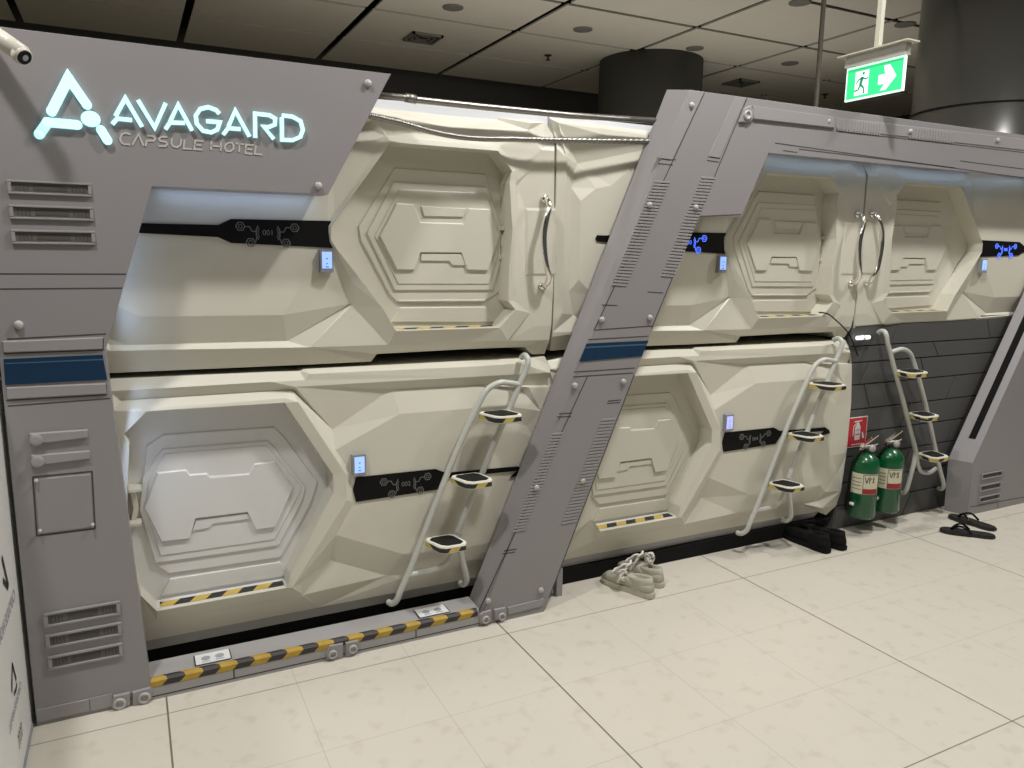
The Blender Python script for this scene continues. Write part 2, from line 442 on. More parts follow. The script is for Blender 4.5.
U['lines']=[
 [(0.85,0.168,2.023),(1.15,0.168,1.997),(1.49,0.168,2.014),(1.503,0.168,2.043)], [(-.24,.168,2.055)]+[(0.85,0.168,2.023)],
 # raised crest round the opening
 [(0.889,0.15,1.943),(1.226,0.15,1.943),(1.356,0.15,1.941),(1.442,0.15,1.858),(1.427,0.15,1.806),(1.44,0.15,1.696),(1.449,0.15,1.576),(1.439,0.15,1.475),(1.429,0.15,1.328)]+[(1.507,0.158,1.276),(1.405,0.158,1.161)]+[(1.236,0.165,1.165),(0.889,0.165,1.165)]+[(0.754,0.178,1.322),(0.743,0.178,1.326)]+[(0.668,0.152,1.551),(0.662,0.152,1.611)]+[(0.694,0.156,1.659),(0.747,0.156,1.729),(0.891,0.156,1.944)],
 # lower folds of the side panel
 [(0.746,0.153,1.411),(0.495,0.153,1.292),(0.034,0.153,1.298)], [(.02,PY,1.335),(-.055,PY,1.345),(-.130,PY,1.415),(-.165,.175,1.36),(-.135,.184,1.26)],
 [(0.747,0.184,1.323),(0.511,0.184,1.194),(-0.065,0.184,1.204)], [(-.015,.184,1.20),(-.135,.184,1.26)],
 [(-0.066,0.166,1.186),(0.59,0.166,1.169),(0.889,0.166,1.165)], [(-.02,.166,1.185),(-.262,.165,1.19)],
 [(1.409,0.166,1.16),(1.611,0.166,1.156)],
 # upper folds
 [(0.679,0.153,1.866),(0.493,0.153,1.979),(0.238,0.153,1.987)], [(0.781,0.184,1.98),(0.541,0.184,2.095)],
 [(-.135,.184,1.90),(-.165,.176,1.80),(-.130,PY,1.745),(-.055,PY,1.80),(.02,PY,1.815)],
 # door frame pocket beside the hinge line
 [(-.205,.157,1.27),(-.205,.157,1.92)], [(1.433,0.157,1.791),(1.501,0.157,1.858),(1.545,0.157,1.94),(1.602,0.157,1.94)], [(1.501,0.157,1.858),(1.476,0.157,1.706)]+[(1.612,0.157,1.711)], [(1.476,0.157,1.706)]+[(1.48,0.157,1.43)]+[(1.507,0.158,1.276)],
 [(1.488,0.153,1.696),(1.615,0.153,1.701)], [(1.488,0.153,1.696)]+[(1.492,0.153,1.44)]+[(1.622,0.153,1.44)], [(1.48,0.157,1.43)]+[(1.609,0.157,1.43)], [(1.507,0.158,1.276),(1.528,0.158,1.22),(1.61,0.158,1.218)],
]
def num(sx, cx): return cx
def upper_capsule(sgn, ox, n, lit, label, cream):
    mm = lambda pts: mir(pts, sgn, ox)
    def mt(p): return mir([p], sgn, ox)[0]
    base = mt((.67, .6, 1.13))
    t = thing('sleeping_capsule', label, 'capsule', (base[0], .155, 1.13), 'upper row of sleeping capsules')
    bm = bmesh.new()
    terrain(bm, mm(U['outer']), [mm(U['hole'])], [mm(l) for l in U['lines']], .9, .252)
    fin('shell', bm, M['cream'], t)
    # roof fascia
    x0, x1 = sorted((mt((-.262, 0, 0))[0], mt((1.60, 0, 0))[0]))
    bm = bmesh.new(); box(bm, x0, x1, .205, .30, 2.0, (1.293,0.205,2.09)[2]); fin('roof_fascia', bm, M['fascia'], t)
    # door
    bm = bmesh.new()
    prism(bm, mm([(0.913,0.24,1.956),(1.399,0.24,1.966),(1.493,0.24,1.865),(1.503,0.24,1.261),(1.422,0.24,1.173),(0.929,0.24,1.183),(0.748,0.24,1.481),(0.663,0.24,1.577),(0.715,0.24,1.692)]), 0.238, 0.265)
    L = [([(0.917,0.233,1.358),(0.946,0.233,1.325),(1.33,0.233,1.321),(1.402,0.233,1.361),(1.419,0.233,1.577),(1.334,0.233,1.84),(0.946,0.233,1.842),(0.799,0.233,1.617),(0.806,0.233,1.565)], 0.232, 0.239, .004),
         ([(0.938,0.229,1.371),(1.367,0.229,1.367),(1.404,0.229,1.486),(1.402,0.229,1.638),(1.339,0.229,1.788),(0.939,0.229,1.788),(0.829,0.229,1.592)], 0.226, 0.233, .004),
         ([(0.952,0.225,1.396),(1.347,0.225,1.393),(1.388,0.225,1.511),(1.386,0.225,1.637),(1.331,0.225,1.763),(0.961,0.225,1.761),(0.859,0.225,1.581)], 0.223, 0.227, .003),
         ([(0.946,0.217,1.708),(1.019,0.217,1.707),(1.047,0.217,1.639),(1.226,0.217,1.639),(1.25,0.217,1.7),(1.346,0.217,1.7),(1.392,0.217,1.592),(1.338,0.217,1.449),(1.243,0.217,1.451),(1.217,0.217,1.519),(1.046,0.217,1.519),(1.018,0.217,1.451),(0.945,0.217,1.452),(0.876,0.217,1.581)], 0.214, 0.223, .004)]
    door_layers(bm, [(mm(a), b, c, d) for a, b, c, d in L])
    for s in ([(1.046,0.219,1.488),(1.166,0.219,1.488),(1.179,0.219,1.471),(1.24,0.219,1.471),(1.218,0.219,1.517),(1.047,0.219,1.515)], [(1.06,0.219,1.662),(1.227,0.219,1.664),(1.24,0.219,1.698),(1.048,0.219,1.7)], [(0.962,0.232,1.303),(1.337,0.232,1.299),(1.375,0.232,1.235),(0.928,0.232,1.248)], [(0.957,0.23,1.327),(1.332,0.23,1.322),(1.332,0.23,1.331),(0.957,0.23,1.334)]):
        prism(bm, mm(s), s[0][1]-.0015, s[0][1]+.008, .001)
    d = fin('door', bm, M['door'], t)
    bm = bmesh.new()
    for s in ([(1.391,0.215,1.633),(1.432,0.215,1.632),(1.432,0.215,1.614),(1.391,0.215,1.615)], [(1.392,0.215,1.515),(1.434,0.215,1.513),(1.434,0.215,1.495),(1.392,0.215,1.498)], [(1.412,0.22,1.613),(1.43,0.22,1.614),(1.422,0.22,1.564),(1.432,0.22,1.515),(1.413,0.22,1.515),(1.398,0.22,1.564)]):
        prism(bm, mm(s), s[0][1], s[0][1]+.02, .001)
    fin('latch', bm, M['cream'], d)
    # door sill
    bm = bmesh.new(); q = mm([(0.917,0.15,1.22),(1.364,0.15,1.22),(1.373,0.15,1.242),(0.889,0.15,1.244)])
    za = q[0][2]
    a = sorted((mt((0.904,0.17,1.231))[0], mt((1.383,0.17,1.224))[0]))
    box(bm, a[0]+.02, a[1]-.005, .158, 0.237, za-.03, za+.004); fin('door_sill', bm, M['door'], t)
    bm = bmesh.new(); box(bm, a[0]+.03, a[1]-.02, .163, 0.210, za+.0042, za+.0055); fin('hazard_strip', bm, M['haz2'], t)
    # name band
    bm = bmesh.new()
    prism(bm, mm([(0.053,0.15,1.604),(0.29,0.15,1.605),(0.333,0.15,1.626),(0.677,0.15,1.63),(0.669,0.15,1.604),(0.671,0.15,1.551),(0.681,0.15,1.533),(0.329,0.15,1.545),(0.288,0.15,1.564),(0.048,0.15,1.572)]+ [(-.045,.15,1.578),(-.052,.15,1.590),(-.045,.15,1.604)]), .1485, .1575)
    bn = fin('name_band', bm, M['band'], t)
    cx, cz = mt((0.454,0.15,1.582))[0], (0.454,0.15,1.582)[2]
    bm = bmesh.new(); band_graphic(bm, cx, cz, .20, .1483); fin('band_print', bm, M['glyphb' if lit else 'glyph'], bn)
    text_mesh('band_number', n, .026, M['glyphb' if lit else 'glyph'], bn, (cx, .1478, cz), (1, 0, 0), (0, 0, 1))
    # keypad
    k = [mt(p) for p in [(0.63,0.14,1.529),(0.679,0.14,1.524),(0.677,0.14,1.441),(0.629,0.14,1.446)]]
    xa, xb = min(p[0] for p in k), max(p[0] for p in k); zb, zt = (0.651,0.14,1.443)[2], (0.653,0.14,1.527)[2]
    bm = bmesh.new(); prism(bm, [(xa, zb), (xb, zb), (xb, zt), (xa, zt)], .132, .156, .002); kp = fin('keypad', bm, M['keyb'], t)
    bm = bmesh.new(); box(bm, xa+.007, xb-.007, .1308, .1318, zb+.016, zt-.008); fin('screen', bm, M['screen'], kp)
    bm = bmesh.new(); xm = (xa+xb)/2
    for dz, ww in ((.052, .008), (.034, .006), (.022, .012)): box(bm, xm-ww/2, xm+ww/2, .1300, .1307, zb+dz-.002, zb+dz+.002)
    fin('screen_icon', bm, M['scicon'], kp)
    # handle
    h = mm([tuple(v) for v in smoothpath([(1.564,0.15,1.745)]+[(1.565,0.125,1.736)]+[(1.56,0.107,1.707)]+[(1.546,0.1,1.662),(1.537,0.1,1.614),(1.536,0.1,1.57),(1.542,0.1,1.513),(1.552,0.1,1.464)]+[(1.567,0.107,1.427)]+[(1.566,0.125,1.398)]+[(1.561,0.15,1.388)], 5)])
    bm = bmesh.new(); tube(bm, h, .0122, 14); hd = fin('handle', bm, M['chrome'], t, True)
    for p in (h[0], h[-1]):
        bm = bmesh.new(); lathe(bm, [(.001, -.012), (.014, -.012), (.018, -.002), (.018, .008)], (p[0], .150, p[2]), 'y', 20)
        fin('mounting_foot', bm, M['chrome'], hd, True)
    keep(t); return t
upper_capsule(1, 0, '001', False, 'upper cream capsule numbered 001 with chrome door handle, under the lit logo panel', 0)
upper_capsule(1, 1.87, '003', True, 'upper cream capsule numbered 003 with glowing blue number, behind the slanted middle post', 0)
upper_capsule(-1, 3.74, '005', True, 'upper cream capsule at far right, above the dark grey wall and extinguishers', 0)

# ---- lower capsule
Lw = dict(
 outer=[(-0.073,0.2,1.087),(0.449,0.2,1.08),(0.557,0.2,1.077),(0.572,0.2,1.084),(1.251,0.2,1.081),(1.548,0.2,1.081)]+[(1.6,0.19,1.083)]+[(1.615,0.176,1.046)]+[(1.614,0.16,1.013)]+[(1.631,0.158,0.953)]+[(1.653,0.158,0.735)]+[(1.651,0.158,0.455)]+[(1.637,0.16,0.23)]+[(1.622,0.172,0.141)]+[(1.566,0.188,0.091)]+[(1.50,.195,.118),(1.2,.195,.122),(.6,.195,.124),(-.20,.195,.124),(-.262,.16,.19),(-.262,.157,.30),(-.262,.157,.55),(-.262,.157,.80),(-.262,.17,1.02),(-.25,.20,1.06)],
 hole=[(0.032,0.144,0.976),(0.487,0.144,0.971),(0.657,0.144,0.677),(0.657,0.144,0.609),(0.484,0.144,0.307),(0.473,0.144,0.254),(0.019,0.144,0.254),(-0.028,0.144,0.321),(-0.051,0.144,0.52),(-0.057,0.144,0.532),(-0.045,0.144,0.706),(-0.028,0.144,0.873),(-0.044,0.144,0.904)],
)
Lw['lines']=[
 [(-0.075,0.164,1.05),(0.442,0.164,1.049),(0.567,0.164,1.048),(0.583,0.164,1.071),(1.235,0.164,1.062),(1.467,0.164,1.063)], [(-.25,.164,1.03)]+[(-0.075,0.164,1.05)],
 [(0.529,0.16,1.025),(1.234,0.16,1.019),(1.609,0.16,1.015)],
 [(-0.044,0.182,1.015),(0.526,0.182,1.012),(0.668,0.182,0.846)]+[(0.908,0.182,0.988),(1.244,0.182,0.981),(1.63,0.182,0.954)],
 [(0.668,0.182,0.846)]+[(0.671,0.153,0.772)], [(0.671,0.153,0.772),(0.93,0.153,0.891),(1.231,0.153,0.888),(1.397,0.153,0.886)]+[(1.564,0.15,0.851)], [(1.48,0.178,0.949)]+[(1.564,0.15,0.851)]+[(1.5,0.16,0.788)],
 # crest of the door rim
 [(-0.073,0.15,0.986),(0.49,0.15,0.988)], [(0.49,0.15,0.988)]+[(0.534,0.138,0.972),(0.705,0.138,0.676),(0.707,0.138,0.572),(0.487,0.138,0.252)], 
 [(0.671,0.153,0.772)]+[(0.732,0.153,0.669),(0.736,0.153,0.553),(0.664,0.153,0.431),(0.52,0.153,0.256)],
 # lower folds
 [(0.664,0.153,0.431),(0.935,0.153,0.306),(1.151,0.153,0.286)]+[(1.457,0.153,0.291),(1.515,0.153,0.386)], [(1.515,0.153,0.386)]+[(1.611,0.17,0.344)]+[(1.478,0.182,0.187)], 
 [(0.644,0.182,0.32),(0.926,0.182,0.187),(1.108,0.182,0.18)]+[(1.478,0.182,0.187)], [(0.664,0.153,0.431)]+[(0.644,0.182,0.32)]+[(0.532,0.166,0.198)],
 [(0.017,0.166,0.21),(0.532,0.166,0.203),(1.239,0.166,0.221)]+[(1.505,0.168,0.147)],
 [(1.507,0.158,0.958),(1.631,0.158,0.953)], [(1.531,0.156,0.735),(1.65,0.156,0.736)], [(1.535,0.156,0.445),(1.648,0.156,0.456)], [(1.509,0.16,0.242),(1.637,0.16,0.23)],
]
def lower_capsule(ox, n, label, dm):
    mm = lambda pts: mir(pts, 1, ox)
    def mt(p): return (p[0]+ox, *p[1:])
    t = thing('sleeping_capsule', label, 'capsule', (.67+ox, .155, 0), 'lower row of sleeping capsules')
    bm = bmesh.new()
    terrain(bm, mm(Lw['outer']), [mm(Lw['hole'])], [mm(l) for l in Lw['lines']], .9, .252)
    fin('shell', bm, M['cream'], t)
    bm = bmesh.new(); q = mm([(0.017,0.2,0.191),(0.538,0.2,0.178),(1.254,0.2,0.182)])
    pr = [(-.20+ox, .198, .126), (1.52+ox, .198, .120), (1.50+ox, .215, .078), (-.20+ox, .215, .078)]
    A = [bm.verts.new(p) for p in pr]; bm.faces.new(A)
    Bk = [bm.verts.new((p[0], .9, p[2])) for p in (pr[3], pr[2])]; bm.faces.new((A[3], A[2], Bk[1], Bk[0]))
    fin('undertray', bm, M['sill'], t)
    bm = bmesh.new(); box(bm, -.2+ox, 1.56+ox, .26 if ox == 0 else .20, .8, .0, .075); fin('plinth_shade', bm, M['matte'], t)  # base box; its black stands in for shade under the capsule
    bm = bmesh.new()
    prism(bm, mm([(-0.073,0.24,1.007),(0.525,0.24,0.993),(0.716,0.24,0.672),(0.716,0.24,0.548),(0.535,0.24,0.192),(-0.004,0.24,0.197),(-0.094,0.24,0.316),(-0.062,0.24,0.9)]), 0.238, 0.265)
    L = [([(0.022,0.233,0.836),(0.079,0.233,0.874),(0.46,0.233,0.866),(0.495,0.233,0.826),(0.618,0.233,0.629),(0.588,0.233,0.543),(0.486,0.233,0.374),(0.466,0.233,0.342),(0.066,0.233,0.349),(0.008,0.233,0.406),(-0.009,0.233,0.642)], 0.231, 0.239, .004),
         ([(0.024,0.229,0.399),(0.46,0.229,0.393),(0.557,0.229,0.565),(0.57,0.229,0.616),(0.453,0.229,0.796),(0.436,0.229,0.817),(0.072,0.229,0.823),(0.002,0.229,0.723),(-0.015,0.229,0.607)], 0.225, 0.232, .004),
         ([(0.042,0.225,0.426),(0.445,0.225,0.422),(0.546,0.225,0.596),(0.554,0.225,0.619),(0.441,0.225,0.783),(0.423,0.225,0.8),(0.081,0.225,0.806),(0.021,0.225,0.714),(0.005,0.225,0.613)], 0.222, 0.226, .003),
         ([(0.051,0.217,0.74),(0.146,0.217,0.74),(0.158,0.217,0.72),(0.217,0.217,0.718),(0.224,0.217,0.702),(0.359,0.217,0.699),(0.382,0.217,0.735),(0.456,0.217,0.736),(0.521,0.217,0.622),(0.449,0.217,0.474),(0.374,0.217,0.474),(0.346,0.217,0.548),(0.169,0.217,0.55),(0.145,0.217,0.477),(0.048,0.217,0.481),(0.001,0.217,0.616)], 0.213, 0.222, .004)]
    door_layers(bm, [(mm(a), b, c, d) for a, b, c, d in L])
    for s in ([(0.172,0.217,0.671),(0.347,0.217,0.672),(0.359,0.217,0.697),(0.214,0.217,0.705)], [(0.153,0.219,0.506),(0.213,0.219,0.508),(0.224,0.219,0.522),(0.359,0.219,0.521),(0.347,0.219,0.546),(0.169,0.219,0.547)], [(0.07,0.233,0.329),(0.462,0.233,0.325),(0.494,0.233,0.265),(0.033,0.233,0.27)]):
        prism(bm, mm(s), s[0][1]-.0015, s[0][1]+.008, .001)
    d = fin('door', bm, dm, t)
    bm = bmesh.new()
    for s in ([(-0.044,0.17,0.702),(-0,0.17,0.7),(-0.001,0.17,0.689),(-0.045,0.17,0.689)], [(-0.052,0.17,0.58),(-0.008,0.17,0.577),(-0.009,0.17,0.566),(-0.053,0.17,0.566)], [(-0.039,0.21,0.679),(-0.02,0.21,0.68),(-0.014,0.21,0.62),(-0.027,0.21,0.563),(-0.046,0.21,0.562),(-0.033,0.21,0.623)]):
        prism(bm, mm(s), s[0][1], 0.240, .001)
    fin('latch', bm, M['cream'], d)
    za = (0.236,0.15,0.249)[2]
    bm = bmesh.new(); a = (mt((0.031,0.17,0.282))[0], mt((0.474,0.17,0.254))[0])
    box(bm, a[0]-.05, a[1]+.0, .166, .238, za-.02, za+.006); fin('door_sill', bm, M['doorw'], t)
    bm = bmesh.new(); box(bm, a[0]-.0, a[1]-.01, .168, .212, za+.0062, za+.0075); fin('hazard_strip', bm, M['haz2'], t)
    bm = bmesh.new()
    prism(bm, mm([(0.747,0.15,0.654),(1.077,0.15,0.649),(1.123,0.15,0.627),(1.457,0.15,0.615)]+[(1.487,0.15,0.598),(1.497,0.15,0.58),(1.421,0.15,0.571)]+[(1.457,0.15,0.597),(1.132,0.15,0.604),(1.096,0.15,0.561),(0.745,0.15,0.555),(0.734,0.15,0.605)]), .1485, .1575)
    bn = fin('name_band', bm, M['band'], t)
    c = mt((0.95,0.15,0.602))
    bm = bmesh.new(); band_graphic(bm, c[0], c[2], .20, .1483); fin('band_print', bm, M['glyph'], bn)
    text_mesh('band_number', n, .026, M['glyph'], bn, (c[0], .1478, c[2]), (1, 0, 0), (0, 0, 1))
    xa, xb = mt((0.73,0.14,0.713))[0], mt((0.785,0.14,0.706))[0]; zb, zt = (0.756,0.14,0.664)[2], (0.758,0.14,0.75)[2]
    bm = bmesh.new(); prism(bm, [(xa, zb), (xb, zb), (xb, zt), (xa, zt)], .132, .156, .002); kp = fin('keypad', bm, M['keyb'], t)
    bm = bmesh.new(); box(bm, xa+.008, xb-.008, .1308, .1318, zb+.012, zt-.010); fin('screen', bm, M['screen' if ox == 0 else 'screen2'], kp)
    bm = bmesh.new(); xm = (xa+xb)/2
    for dz, ww in ((.052, .008), (.034, .006), (.022, .012)): box(bm, xm-ww/2, xm+ww/2, .1300, .1307, zb+dz-.002, zb+dz+.002)
    fin('screen_icon', bm, M['scicon'], kp)
    keep(t); return t
lower_capsule(0, '002', 'lower cream capsule numbered 002 with pale hexagonal door, beside the grey logo panel', M['doorw'])
lower_capsule(1.87, '004', 'lower cream capsule between the middle post and the fire extinguishers', M['door'])

# dark service space behind and between the capsules
bm = bmesh.new(); box(bm, -.5, 6.6, .95, 1.0, 0, 2.1)
tag(fin('service_partition', bm, M['matte']), 'black partition closing the gap behind the row of cream capsules', 'partition')

# ------------------------------------------------------------ dark clad wall under the far capsule
t = thing('wall_panelling', 'dark grey wall panelling with angular grooves behind the green extinguishers', 'wall panel', (4.4, .17, 0))
wb = [(3.49, .0), (5.9, .0), (5.9, 1.20), (3.49, 1.20)]
bm = bmesh.new(); prism(bm, wb, .185, .30); fin('backing', bm, M['groove'], t)
bm = bmesh.new()
rows = [0, .14, .27, .42, .555, .69, .83, .955, 1.045, 1.19]
cuts = [[4.1, 5.0], [3.8, 4.5, 5.3], [4.05, 4.9], [3.7, 4.45, 5.2], [4.0, 4.75], [3.66, 4.4, 5.1], [3.62, 4.12, 4.95], [4.22, 5.0], [3.85, 4.7]]
g = .0022
for i, (a, b) in enumerate(zip(rows, rows[1:])):
    xs = [3.49]+cuts[i]+[5.9]
    for j, (u, v) in enumerate(zip(xs, xs[1:])):
        k = .035 if (i+j) % 2 else -.03
        k0 = 0 if j == 0 else k; k1 = 0 if j == len(xs)-2 else (.035 if (i+j+1) % 2 else -.03)
        prism(bm, [(u+g-k0, a+g), (v-g-k1, a+g), (v-g+k1, b-g), (u+g+k0, b-g)], .170, .186, .0015)
fin('cladding', bm, M['clad'], t); keep(t)

# ------------------------------------------------------------ frame: logo panel
def bolt(bm, p, r=.013):
    lathe(bm, [(.001, -.012), (r*.7, -.012), (r, -.006), (r, .004)], (p[0], p[1], p[2]), 'y', 16)
t = thing('logo_panel', 'tall grey panel with glowing hotel logo, blue stripe and vents', 'panel', (0, 0, 0))
LP = [(-.352, 0), (-.018, 0), (-.018, .076)]+[(-.075, 1.205), (.088, 1.712), (.633, 1.712), (.862, 2.128), (-.60, 2.128), (-.60, 1.245), (-.352, 1.245)]
bm = bmesh.new(); prism(bm, LP, 0, .10); fin('face_plate', bm, M['grey'], t)
bm = bmesh.new()
# lower body stands slightly proud; seams
def seam(bm, pts, w=.004, y=-.0006): ribbon(bm, pts, w, y, .002)
for pts in ([(-0.33,0,1.444),(-0.002,0,1.443)], [(-0.333,0,1.4),(-0.015,0,1.4)], [(-0.328,0,1.253),(-0.069,0,1.259)], [(-0.34,0,1.21),(-0.081,0,1.209)], [(-0.346,0,1.069),(-0.08,0,1.067)], [(-0.343,0,1.052),(-0.072,0,1.055)], [(-0.078,0,1.245),(-0.081,0,1.209)], [(-0.08,0,1.099),(-0.081,0,1.07)], [(-0.348,0,0.023),(-0.012,0,0.026)]):
    seam(bm, pts)
fin('seam', bm, M['groove'], t)
bm = bmesh.new(); prism(bm, [(-0.342,0,1.194),(-0.083,0,1.195),(-0.076,0,1.116),(-0.344,0,1.116)], -.003, .001); st = fin('blue_stripe', bm, M['blue'], t)
bm = bmesh.new(); prism(bm, [(-0.339,-0.003,1.182),(-0.082,-0.003,1.182),(-0.081,-0.003,1.178),(-0.339,-0.003,1.179)], -.0036, -.002); fin('stripe_line', bm, M['blue2'], st)
bm = bmesh.new()
for q in ([(-0.341,0,1.248),(-0.078,0,1.25),(-0.081,0,1.211),(-0.342,0,1.212)], [(-0.343,0,1.11),(-0.08,0,1.105),(-0.079,0,1.07),(-0.344,0,1.072)]):
    bm = bmesh.new(); prism(bm, q, -.006, .001, .003); fin('moulding', bm, M['greyl'], t)
def vent(pts, nm='vent_grille', parent=None):
    """pts: tl,tr,br,bl of the housing"""
    x0 = (pts[0][0]+pts[3][0])/2; x1 = (pts[1][0]+pts[2][0])/2
    zt = (pts[0][2]+pts[1][2])/2; zb = (pts[2][2]+pts[3][2])/2
    bm = bmesh.new(); w = (x1-x0); h = zt-zb
    f = .16*h
    for q in ([(x0, zb), (x1, zb), (x1, zb+f), (x0, zb+f)], [(x0, zt-f), (x1, zt-f), (x1, zt), (x0, zt)], [(x0, zb+f), (x0+f*1.6, zb+f), (x0+f*1.6, zt-f), (x0, zt-f)], [(x1-f*1.6, zb+f), (x1, zb+f), (x1, zt-f), (x1-f*1.6, zt-f)]):
        prism(bm, q, -.008, .0, .0008)
    v = fin(nm, bm, M['greyl'], parent or t)
    bm = bmesh.new(); prism(bm, [(x0+f, zb+f), (x1-f, zb+f), (x1-f, zt-f), (x0+f, zt-f)], -.002, .0); fin('recess', bm, M['ventl'], v)
    bm = bmesh.new()
    for s in (0, 1):
        for k in range(4):
            xx = (x0+w*(.10+.045*k)) if s == 0 else (x1-w*(.10+.045*k))
            box(bm, xx-w*.010, xx+w*.010, -.0035, -.0015, zb+f*1.9, zt-f*1.9)
    box(bm, x0+w*.30, x1-w*.30, -.003, -.0015, zb+f*1.9, zt-f*1.9)
    fin('slot', bm, M['vent'], v)
for q in ([(-0.29,0,1.713),(-0.076,0,1.712),(-0.078,0,1.673),(-0.291,0,1.673)], [(-0.291,0,1.643),(-0.076,0,1.642),(-0.078,0,1.601),(-0.292,0,1.603)], [(-0.292,0,1.573),(-0.077,0,1.571),(-0.078,0,1.529),(-0.293,0,1.532)],
          [(-0.305,0,0.379),(-0.089,0,0.381),(-0.089,0,0.331),(-0.307,0,0.334)], [(-0.306,0,0.306),(-0.09,0,0.305),(-0.09,0,0.259),(-0.306,0,0.261)], [(-0.305,0,0.234),(-0.091,0,0.23),(-0.092,0,0.184),(-0.306,0,0.187)]):
    vent(q)
for p in [(0.779,0,2.088),(0.6,0,1.739),(-0.296,0,1.294)]:
    bm = bmesh.new(); bolt(bm, p); fin('bolt', bm, M['bolt'], t, True)
for (a, b) in (([(-0.296,0,0.965),(-0.139,0,0.963),(-0.14,0,0.935),(-0.299,0,0.928)], (-0.279,0,0.943)), ([(-0.297,0,0.897),(-0.139,0,0.895),(-0.139,0,0.867),(-0.3,0,0.861)], (-0.28,0,0.875))):
    bm = bmesh.new(); prism(bm, a, -.010, .001, .003)
    lathe(bm, [(.010, -.016), (.017, -.014), (.019, 0), (.019, .004)], (b[0], -.004, b[2]), 'y', 20); fin('latch_bar', bm, M['greyl'], t)
bm = bmesh.new()
hq = [(-0.298,0,0.826),(-0.138,0,0.825),(-0.143,0,0.636),(-0.302,0,0.637)]
for i in range(4):
    a, b = hq[i], hq[(i+1) % 4]; ribbon(bm, [a, b], .0045, -.0007, .002)
h = fin('access_hatch_seam', bm, M['groove'], t)
bm = bmesh.new(); prism(bm, [(-0.295,0,0.82),(-0.141,0,0.818),(-0.147,0,0.642),(-0.297,0,0.642)], -.004, .001, .002); h2 = fin('access_hatch', bm, M['grey'], t)
for p in [(-0.289,-0.004,0.815),(-0.292,-0.004,0.654),(-0.149,-0.004,0.652)]:
    bm = bmesh.new(); bolt(bm, p, .006); fin('screw', bm, M['bolt'], h2, True)
def corner_bracket(q, p):
    bm = bmesh.new(); prism(bm, q, -.010, .001, .003)
    b = fin('hinge_bracket', bm, M['greyl'], p)
    return b
def ringboss(c, p, r=.020):
    bm = bmesh.new(); lathe(bm, [(r*.55, -.014), (r*.6, -.020), (r, -.018), (r, -.008)], (c[0], 0, c[2]), 'y', 20); lathe(bm, [(.001, -.012), (r*.6, -.012), (r*.6, -.008)], (c[0], 0, c[2]), 'y', 20)
    fin('ring_boss', bm, M['bolt'], p, True)
b = corner_bracket([(-0.143,0,0.017),(-0.132,0,0.051),(-0.079,0,0.051),(-0.081,0,0.004),(-0.115,0,-0.007),(-0.135,0,0.001)], t); ringboss((-0.114,0,0.021), b)
b = corner_bracket([(-0.075,0,0.05),(-0.017,0,0.053),(-0.012,0,0.033),(-0.015,0,0.008),(-0.039,0,-0.006),(-0.078,0,-0.001)], t); ringboss((-0.039,0,0.022), b)
bm = bmesh.new(); prism(bm, [(-.352, .012), (-.20, .012), (-.20, .058), (-.352, .058)], -.004, .001, .002); box(bm, -.2, -.135, -.0035, .001, .012, .058); fin('kick_strip', bm, M['greyl'], t)
# logo
bm = bmesh.new(); yy = (-.012, -.001)
Z = 5.12
ribbon(bm, [(-0.164,-0.006,1.91),(-0.114,-0.006,2.007),(-0.072,-0.006,1.937)], .026, *yy, True); fin('logo_stroke', bm, M['neon'], t); bm = bmesh.new()
ribbon(bm, [(-0.2,-0.006,1.843),(-0.176,-0.006,1.879),(-0.101,-0.006,1.878)], .026, *yy, True); fin('logo_stroke', bm, M['neon'], t); bm = bmesh.new()
ribbon(bm, [(-0.04,-0.006,1.869),(-0.025,-0.006,1.84)], .026, *yy, True); fin('logo_stroke', bm, M['neon'], t); bm = bmesh.new()
c = (-0.065,-0.006,1.898)
prism(bm, [(c[0]+.0255*math.cos(a*PI/10), c[2]+.0225*math.sin(a*PI/10)) for a in range(20)], *yy)
fin('logo_dot', bm, M['neon'], t)
bm = bmesh.new(); w = .0115
for s in ([(0.001,0,1.912),(0.031,0,1.966),(0.071,0,1.887)], [(-0.009,0,1.888),(0.005,0,1.905),(0.045,0,1.904)],
          [(0.065,0,1.964),(0.106,0,1.887),(0.141,0,1.962)],
          [(0.151,0,1.91),(0.176,0,1.961),(0.212,0,1.887)], [(0.136,0,1.885),(0.15,0,1.906),(0.192,0,1.908)],
          [(0.295,0,1.945),(0.286,0,1.955),(0.263,0,1.962),(0.239,0,1.954),(0.225,0,1.933),(0.227,0,1.909),(0.244,0,1.889),(0.268,0,1.886),(0.286,0,1.896),(0.295,0,1.919),(0.255,0,1.919)],
          [(0.32,0,1.908),(0.343,0,1.959),(0.383,0,1.882)], [(0.303,0,1.882),(0.319,0,1.903),(0.356,0,1.903)],
          [(0.401,0,1.88),(0.403,0,1.955),(0.448,0,1.954),(0.466,0,1.945),(0.464,0,1.926),(0.443,0,1.916),(0.428,0,1.917),(0.459,0,1.88)],
          [(0.487,0,1.95),(0.485,0,1.88),(0.519,0,1.881),(0.545,0,1.894),(0.554,0,1.917),(0.547,0,1.944),(0.521,0,1.956),(0.488,0,1.957)]):
    bm = bmesh.new(); ribbon(bm, [(p[0], 0, p[2]) for p in s], w, *yy); fin('letter_stroke', bm, M['neon'], t)
bm = bmesh.new()
